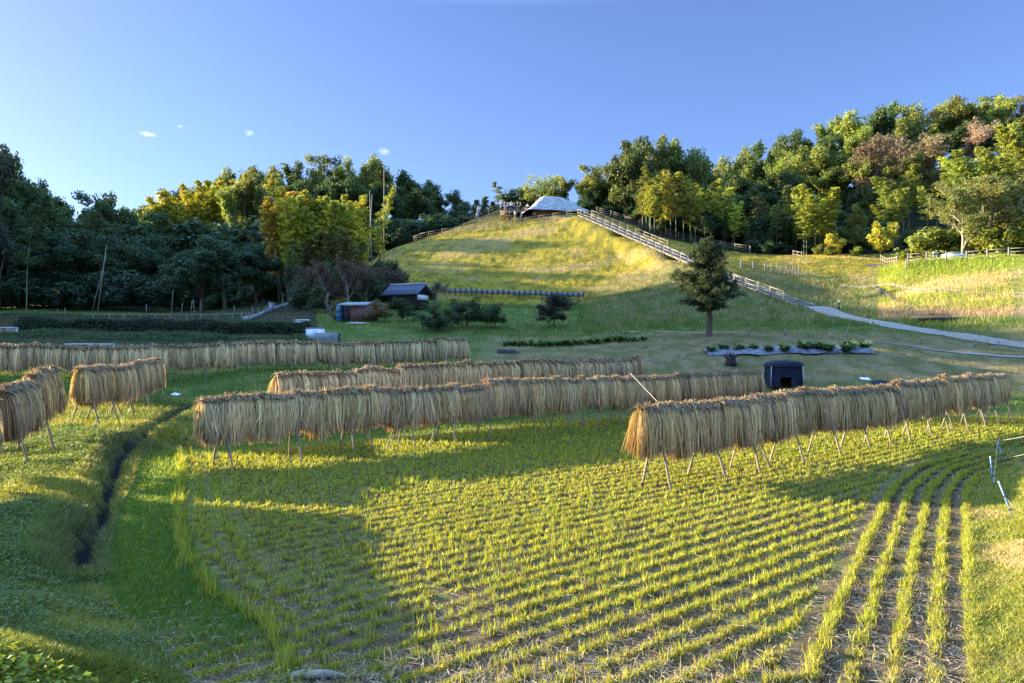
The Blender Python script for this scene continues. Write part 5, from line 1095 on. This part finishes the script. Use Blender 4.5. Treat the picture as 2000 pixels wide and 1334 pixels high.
# stump, litter, small bits
a = hit(1427, 713, 38, 48); root = thing('stump', 'gnarled dark stump with torn roots below the film covered bed', 'stump', a); r = np.random.default_rng(3); b = MB()
b.tube([(0, 0, -.1), (.03, 0, .3), (0, 0, .6)], [.38, .26, .22], 9)
for k in range(16): a_ = r.uniform(0, 6.28); e = r.uniform(.5, 1.5); L = r.uniform(.25, .5); b.tube([(0, 0, .25), (math.cos(a_) * L * .5, math.sin(a_) * L * .5, .25 + e * L * .5), (math.cos(a_) * L, math.sin(a_) * L, .2 + e * L)], [.1, .06, .02], 5)
b.build('roots', M_dark, root, smooth=True)
rk = []
for k in range(4):
    r = np.random.default_rng(k + 30); bm = MB(); n = 8; V = []; 
    for j in range(5):
        for i in range(n): a_ = 2 * PI * i / n; ph = PI * (j + .5) / 5; rr_ = r.uniform(.8, 1.15); V.append((math.cos(a_) * math.sin(ph) * rr_, math.sin(a_) * math.sin(ph) * rr_ * .8, math.cos(ph) * .6 * rr_))
    V += [(0, 0, .6), (0, 0, -.6)]; q = [[j * n + i, (j + 1) * n + i, (j + 1) * n + (i + 1) % n, j * n + (i + 1) % n] for j in range(4) for i in range(n)]; t = [[i, (i + 1) % n, 5 * n] for i in range(n)] + [[4 * n + (i + 1) % n, 4 * n + i, 5 * n + 1] for i in range(n)]
    mm = mesh('rock', np.array(V), [np.array(q), np.array(t)], None, False); mm.materials.append(M_stone); rk.append(mm)
for k in range(58):
    t = k / 57; px = np.interp(t, [0, .3, .6, 1], [1712, 1728, 1748, 1792]) + random.uniform(-9, 9) * (.5 + t); py = np.interp(t, [0, 1], [562, 604]) + random.uniform(-2, 2)
    a = hit(px, py, 55, 95); s = random.uniform(.15, .38); o = obj('rock', rk[k % 4], None, None, (a[0], a[1], a[2] + s * .2)); o.scale = (s * 1.2, s, s * .8); o.rotation_euler = (0, 0, random.uniform(0, 6)); tag(o, 'dark rock in the stony run between the mound and the stairs', 'rock', 'rocks of the stony run')
a = np.array(hit(1835, 628, 56, 68)); root = thing('plank_deck', 'low dark plank deck over the wet ground right of the path', 'deck', (a[0], a[1], a[2] + .1), .12)
MB().box((0, 0, .22), (4.5, .9, .06)).build('deck_top', M_fencegrey, root)
MB().box((0, -.42, .12), (4.4, .06, .16)).build('beam', M_dark, root)
for sx_ in (-2.0, -1.2, -.4, .4, 1.2, 2.0): MB().box((sx_, 0, -.05), (.1, .7, .36)).build('post', M_dark, root)
for px, py, L, lab in [(1758, 601, 1.1, 'pale plank set across the lower end of the stony run'), (1783, 604, .9, 'short pale plank just right of the longer one in the stony run'), (1832, 616, 1.7, 'dark plank lying behind the plank deck')]:
    a = hit(px, py, 55, 75); o = MB().box((0, 0, .12), (L, .25, .08)).box((-.3 * L, 0, .04), (.1, .2, .1)).box((.3 * L, 0, .04), (.1, .2, .1)).build('plank', M_pole if 'pale' in lab else M_dark, None, a, .05); tag(o, lab, 'plank')
a = hit(1639, 604, 58, 72); root = thing('bollard_lamp', 'black bollard lamp with a white top beside the gravel path', 'lamp', a); MB().tube([(0, 0, -.1), (0, 0, .62)], .075, 10).build('post', M_black, root, smooth=True); MB().tube([(0, 0, .615), (0, 0, .76)], .085, 10).build('head', M_white, root, smooth=True); MB().tube([(0, 0, .762), (0, 0, .79)], .09, 10).build('cap', M_metal, root)
x, y = X_(1861, 80), 80.0; g = hz(X_(1861, 80), 80); root = thing('concrete_block', 'long white block behind the fence on the golden mound', 'block', (x, y, g)); MB().box((0, 0, .25), (2.1, .8, .62)).build('base', M_white, root); MB().box((.1, 0, .6), (1.2, .6, .12)).build('lid', M_metal, root)
x = X_(1826, 79.6); o = MB().box((0, 0, .75), (.5, .06, .35)).box((-.18, 0, .3), (.06, .05, .62)).box((.18, 0, .3), (.06, .05, .62)).build('notice_stand', M_metal, None, (x, 79.6, hz(x, 79.6))); tag(o, 'small grey stand left of the long white block', 'stand')
for i, px in enumerate([1462, 1533, 1655, 1750, 1800, 1905, 1950]):
    a = hit(px, np.interp(px, [1462, 1690, 1800, 1950], [655, 661, 672, 683]), 40, 60); o = MB().box((0, 0, .25), (.06, .06, .62)).box((0, 0, .55), (.13, .05, .05)).build('stake', M_fencegrey, None, a); tag(o, 'short wooden stake beside the narrow track', 'stake', 'stakes beside the narrow track')
for px, py, L, h_, m_, lab in [(1745, 752, 2.2, .14, M_tarp, 'dark plastic sheet in folds on the grass behind the right rack'), (992, 689, 1.5, .22, M_dark, 'low dark pile of boards below the vegetable row'), (1690, 741, .5, .08, M_white, 'scrap of white paper on the mown slope'), (345, 772, .35, .1, M_white, 'white scrap on the grass behind the ditch')]:
    x, y, z = hit(px, py, 24, 60); xs = np.linspace(-L / 2, L / 2, 26); ys = np.linspace(-.35, .35, 8) * (1 if L > 1 else .5); V = []
    for yy in ys:
        for xx in xs: e = (1 - (2 * xx / L) ** 2) * (1 - (yy / ys[-1]) ** 2); V.append((xx, yy, hz(x + xx, y + yy) - z + .02 + h_ * max(0, e) ** .5 * (.4 + 1.2 * float(vnoise(np.array([xx * 5.]), np.array([yy * 9.]), 7)[0]))))
    q = [[j * 26 + i, j * 26 + i + 1, (j + 1) * 26 + i + 1, (j + 1) * 26 + i] for j in range(7) for i in range(25)]; o = obj('folded_sheet' if m_ is M_tarp else 'board_pile' if m_ is M_dark else 'scrap', mesh('s', np.array(V), np.array(q)), m_, None, (x, y, z)); tag(o, lab, 'sheet' if m_ is M_tarp else 'boards' if m_ is M_dark else 'scrap')
# ------------------------------------------------------------------ blue electric fence posts
tops = []
for (pf, pt_, lab) in [((1960, 905), (1948, 858), 'farthest blue fence post with a red tip, cords tied near its top'), ((1940, 950), (1934, 892), 'upright blue fence post at the edge of the right bank'), ((1979, 1014), (1950, 940), 'nearest blue fence post, leaning left with two black clips')]:
    f = np.array(hit(*pf)); d = f[1] + .03; t = np.array(P_(*pt_, d)); root = thing('fence_post', lab, 'fence post', tuple(f)); v = t - f
    MB().tube([v * -.15, v * .96], .011, 8).build('rod', M_bluepole, root, smooth=True); MB().tube([v * .955, v], .013, 8).build('tip', M_cap if 'red' in lab else M_white, root)
    for s in ((.25, .6) if 'nearest' in lab else (.35, .75)):
        MB().tube([v * s - np.array([0, .03, 0]), v * s + np.array([.05, -.01, .012])], .012, 6).tube([v * (s - .02), v * (s + .02)], .02, 8).build('clip', M_black, root)
    tops.append((f, v))
def cord(a, b, sag, lab):
    a = np.array(a); b = np.array(b); P = [(b - a) * t - np.array([0, 0, sag * 4 * t * (1 - t)]) for t in np.linspace(0, 1, 12)]; tag(MB().tube(P, .0035, 4).build('electric_cord', M_wire, None, tuple(a)), lab, 'cord')
f, v = tops[0]; cord(f + v * .93, P_(2060, 838, 12.5), .02, 'upper thin white cord running from the farthest blue post out of frame'); cord(f + v * .2, P_(2060, 872, 12.5), .02, 'lower thin white cord running from the farthest blue post out of frame')
g_, w_ = tops[1]; cord(f + v * .93, g_ + w_ * .05, 0, 'white cord tied from the red tipped post down to the upright post'); h_, u_ = tops[2]; cord(h_ + u_ * .6, h_ + np.array([.14, -.1, .02]), 0, 'white cord trailing down from the nearest blue post')
# weathered log at the near edge
a = hit(605, 1328, 4.5, 9); tag(MB().tube([(-.25, -.05, .0), (-.1, 0, .03), (.15, .02, .03), (.3, .04, 0)], [.03, .045, .04, .028], 8).build('log', M_pole, None, a, smooth=True), 'short pale weathered log at the bottom edge of the photo', 'log')
# ------------------------------------------------------------------ small clouds
m = bpy.data.materials.new('cloud_vapour'); m.use_nodes = True; nt = m.node_tree; nt.nodes.remove(nt.nodes['Principled BSDF'])
pv = nd(nt, 'ShaderNodeVolumePrincipled'); pv.inputs['Color'].default_value = (.98, .98, 1, 1); pv.inputs['Anisotropy'].default_value = .3
tc = nd(nt, 'ShaderNodeTexCoord'); ln = nd(nt, 'ShaderNodeVectorMath', operation='LENGTH'); nt.links.new(tc.outputs['Object'], ln.inputs[0])
no = nd(nt, 'ShaderNodeTexNoise', Scale=2.6, Detail=5.0, Roughness=.6); nt.links.new(tc.outputs['Object'], no.inputs['Vector'])
s1 = nd(nt, 'ShaderNodeMath', operation='SUBTRACT'); nt.links.new(no.outputs['Fac'], s1.inputs[0]); m2 = nd(nt, 'ShaderNodeMath', operation='MULTIPLY'); m2.inputs[1].default_value = .55; nt.links.new(ln.outputs['Value'], m2.inputs[0]); nt.links.new(m2.outputs[0], s1.inputs[1])
m3 = nd(nt, 'ShaderNodeMath', operation='MULTIPLY'); m3.inputs[1].default_value = .018; m3.use_clamp = False; nt.links.new(s1.outputs[0], m3.inputs[0]); m4 = nd(nt, 'ShaderNodeMath', operation='MAXIMUM'); m4.inputs[1].default_value = 0; nt.links.new(m3.outputs[0], m4.inputs[0])
nt.links.new(m4.outputs[0], pv.inputs['Density']); nt.links.new(pv.outputs[0], nt.nodes['Material Output'].inputs['Volume'])
for px, py, w, h, tl, lab in [(289, 262, 34, 9, -.12, 'brightest small flat cloud in the left sky'), (352, 247, 14, 8, .1, 'tiny faint cloud above and right of the flat one'), (487, 260, 20, 14, 0, 'small double cloud wisp in the left middle sky'), (751, 296, 26, 15, -.2, 'small ragged cloud above the tall bare trunk')]:
    D = 2400.; s = D / F; b = MB(); n, k = 20, 10; V = [(math.cos(2 * PI * i / n) * math.sin(PI * (j + .5) / k), math.sin(2 * PI * i / n) * math.sin(PI * (j + .5) / k), math.cos(PI * (j + .5) / k)) for j in range(k) for i in range(n)] + [(0, 0, 1), (0, 0, -1)]
    b.put(V, [[j * n + i, (j + 1) * n + i, (j + 1) * n + (i + 1) % n, j * n + (i + 1) % n] for j in range(k - 1) for i in range(n)], [[i, (i + 1) % n, k * n] for i in range(n)] + [[(k - 1) * n + (i + 1) % n, (k - 1) * n + i, k * n + 1] for i in range(n)])
    o = b.build('cloud', m, None, P_(px, py, D)); o.scale = (w * s * .6, w * s * .5, h * s * .6); o.rotation_euler = (0, -tl, 0); tag(o, lab, 'cloud')
# ------------------------------------------------------------------ light, sky, camera
SUN_EL = math.radians(13.8); sx_, sy_ = -.965, .262            # towards the sun, on the plan
az = math.atan2(sx_, sy_)                                       # clockwise from +Y
L = bpy.data.lights.new('sun', 'SUN'); L.energy = 5.0; L.angle = math.radians(.5); L.color = (1.0, .85, .55)
so_ = bpy.data.objects.new('sun', L); C.objects.link(so_)
dv = Vector((sx_ * math.cos(SUN_EL), sy_ * math.cos(SUN_EL), math.sin(SUN_EL))); so_.rotation_mode = 'QUATERNION'; so_.rotation_quaternion = dv.to_track_quat('Z', 'Y'); so_.location = (-50, 20, 60)
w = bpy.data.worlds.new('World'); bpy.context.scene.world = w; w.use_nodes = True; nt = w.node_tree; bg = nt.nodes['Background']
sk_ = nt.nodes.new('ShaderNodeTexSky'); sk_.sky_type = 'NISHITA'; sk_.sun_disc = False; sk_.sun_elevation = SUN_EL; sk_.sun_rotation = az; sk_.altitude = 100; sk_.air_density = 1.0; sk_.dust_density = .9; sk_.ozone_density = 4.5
# evening sky: deep periwinkle low down, unseen overhead part raised to fill the shadows
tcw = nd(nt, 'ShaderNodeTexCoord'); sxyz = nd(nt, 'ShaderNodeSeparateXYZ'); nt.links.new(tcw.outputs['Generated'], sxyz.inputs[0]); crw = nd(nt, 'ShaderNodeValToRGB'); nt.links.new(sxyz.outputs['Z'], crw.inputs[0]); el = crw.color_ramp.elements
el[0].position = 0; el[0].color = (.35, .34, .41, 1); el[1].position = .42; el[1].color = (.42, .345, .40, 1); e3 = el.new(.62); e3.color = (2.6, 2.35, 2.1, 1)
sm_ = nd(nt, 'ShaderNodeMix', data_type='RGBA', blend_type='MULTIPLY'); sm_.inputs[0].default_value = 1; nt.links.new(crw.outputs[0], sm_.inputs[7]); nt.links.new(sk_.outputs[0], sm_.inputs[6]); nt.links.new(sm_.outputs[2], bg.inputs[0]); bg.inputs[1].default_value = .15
sc = bpy.context.scene; sc.view_settings.view_transform = 'Standard'; sc.view_settings.look = 'None'; sc.view_settings.exposure = 2.35; sc.view_settings.gamma = 1
cam = bpy.data.cameras.new('camera'); cam.sensor_width = 36; cam.lens = F / 2000 * 36; cam.shift_y = 13 / 2000; cam.clip_end = 8000; cam.clip_start = .1
co = bpy.data.objects.new('camera', cam); C.objects.link(co); co.location = (0, 0, CZ); co.rotation_euler = (PI / 2, 0, 0); sc.camera = co
sc.cycles.max_bounces = 6; sc.cycles.diffuse_bounces = 3; sc.cycles.transmission_bounces = 4; sc.cycles.volume_bounces = 2; sc.cycles.use_denoising = True; sc.cycles.denoising_prefilter = 'ACCURATE'
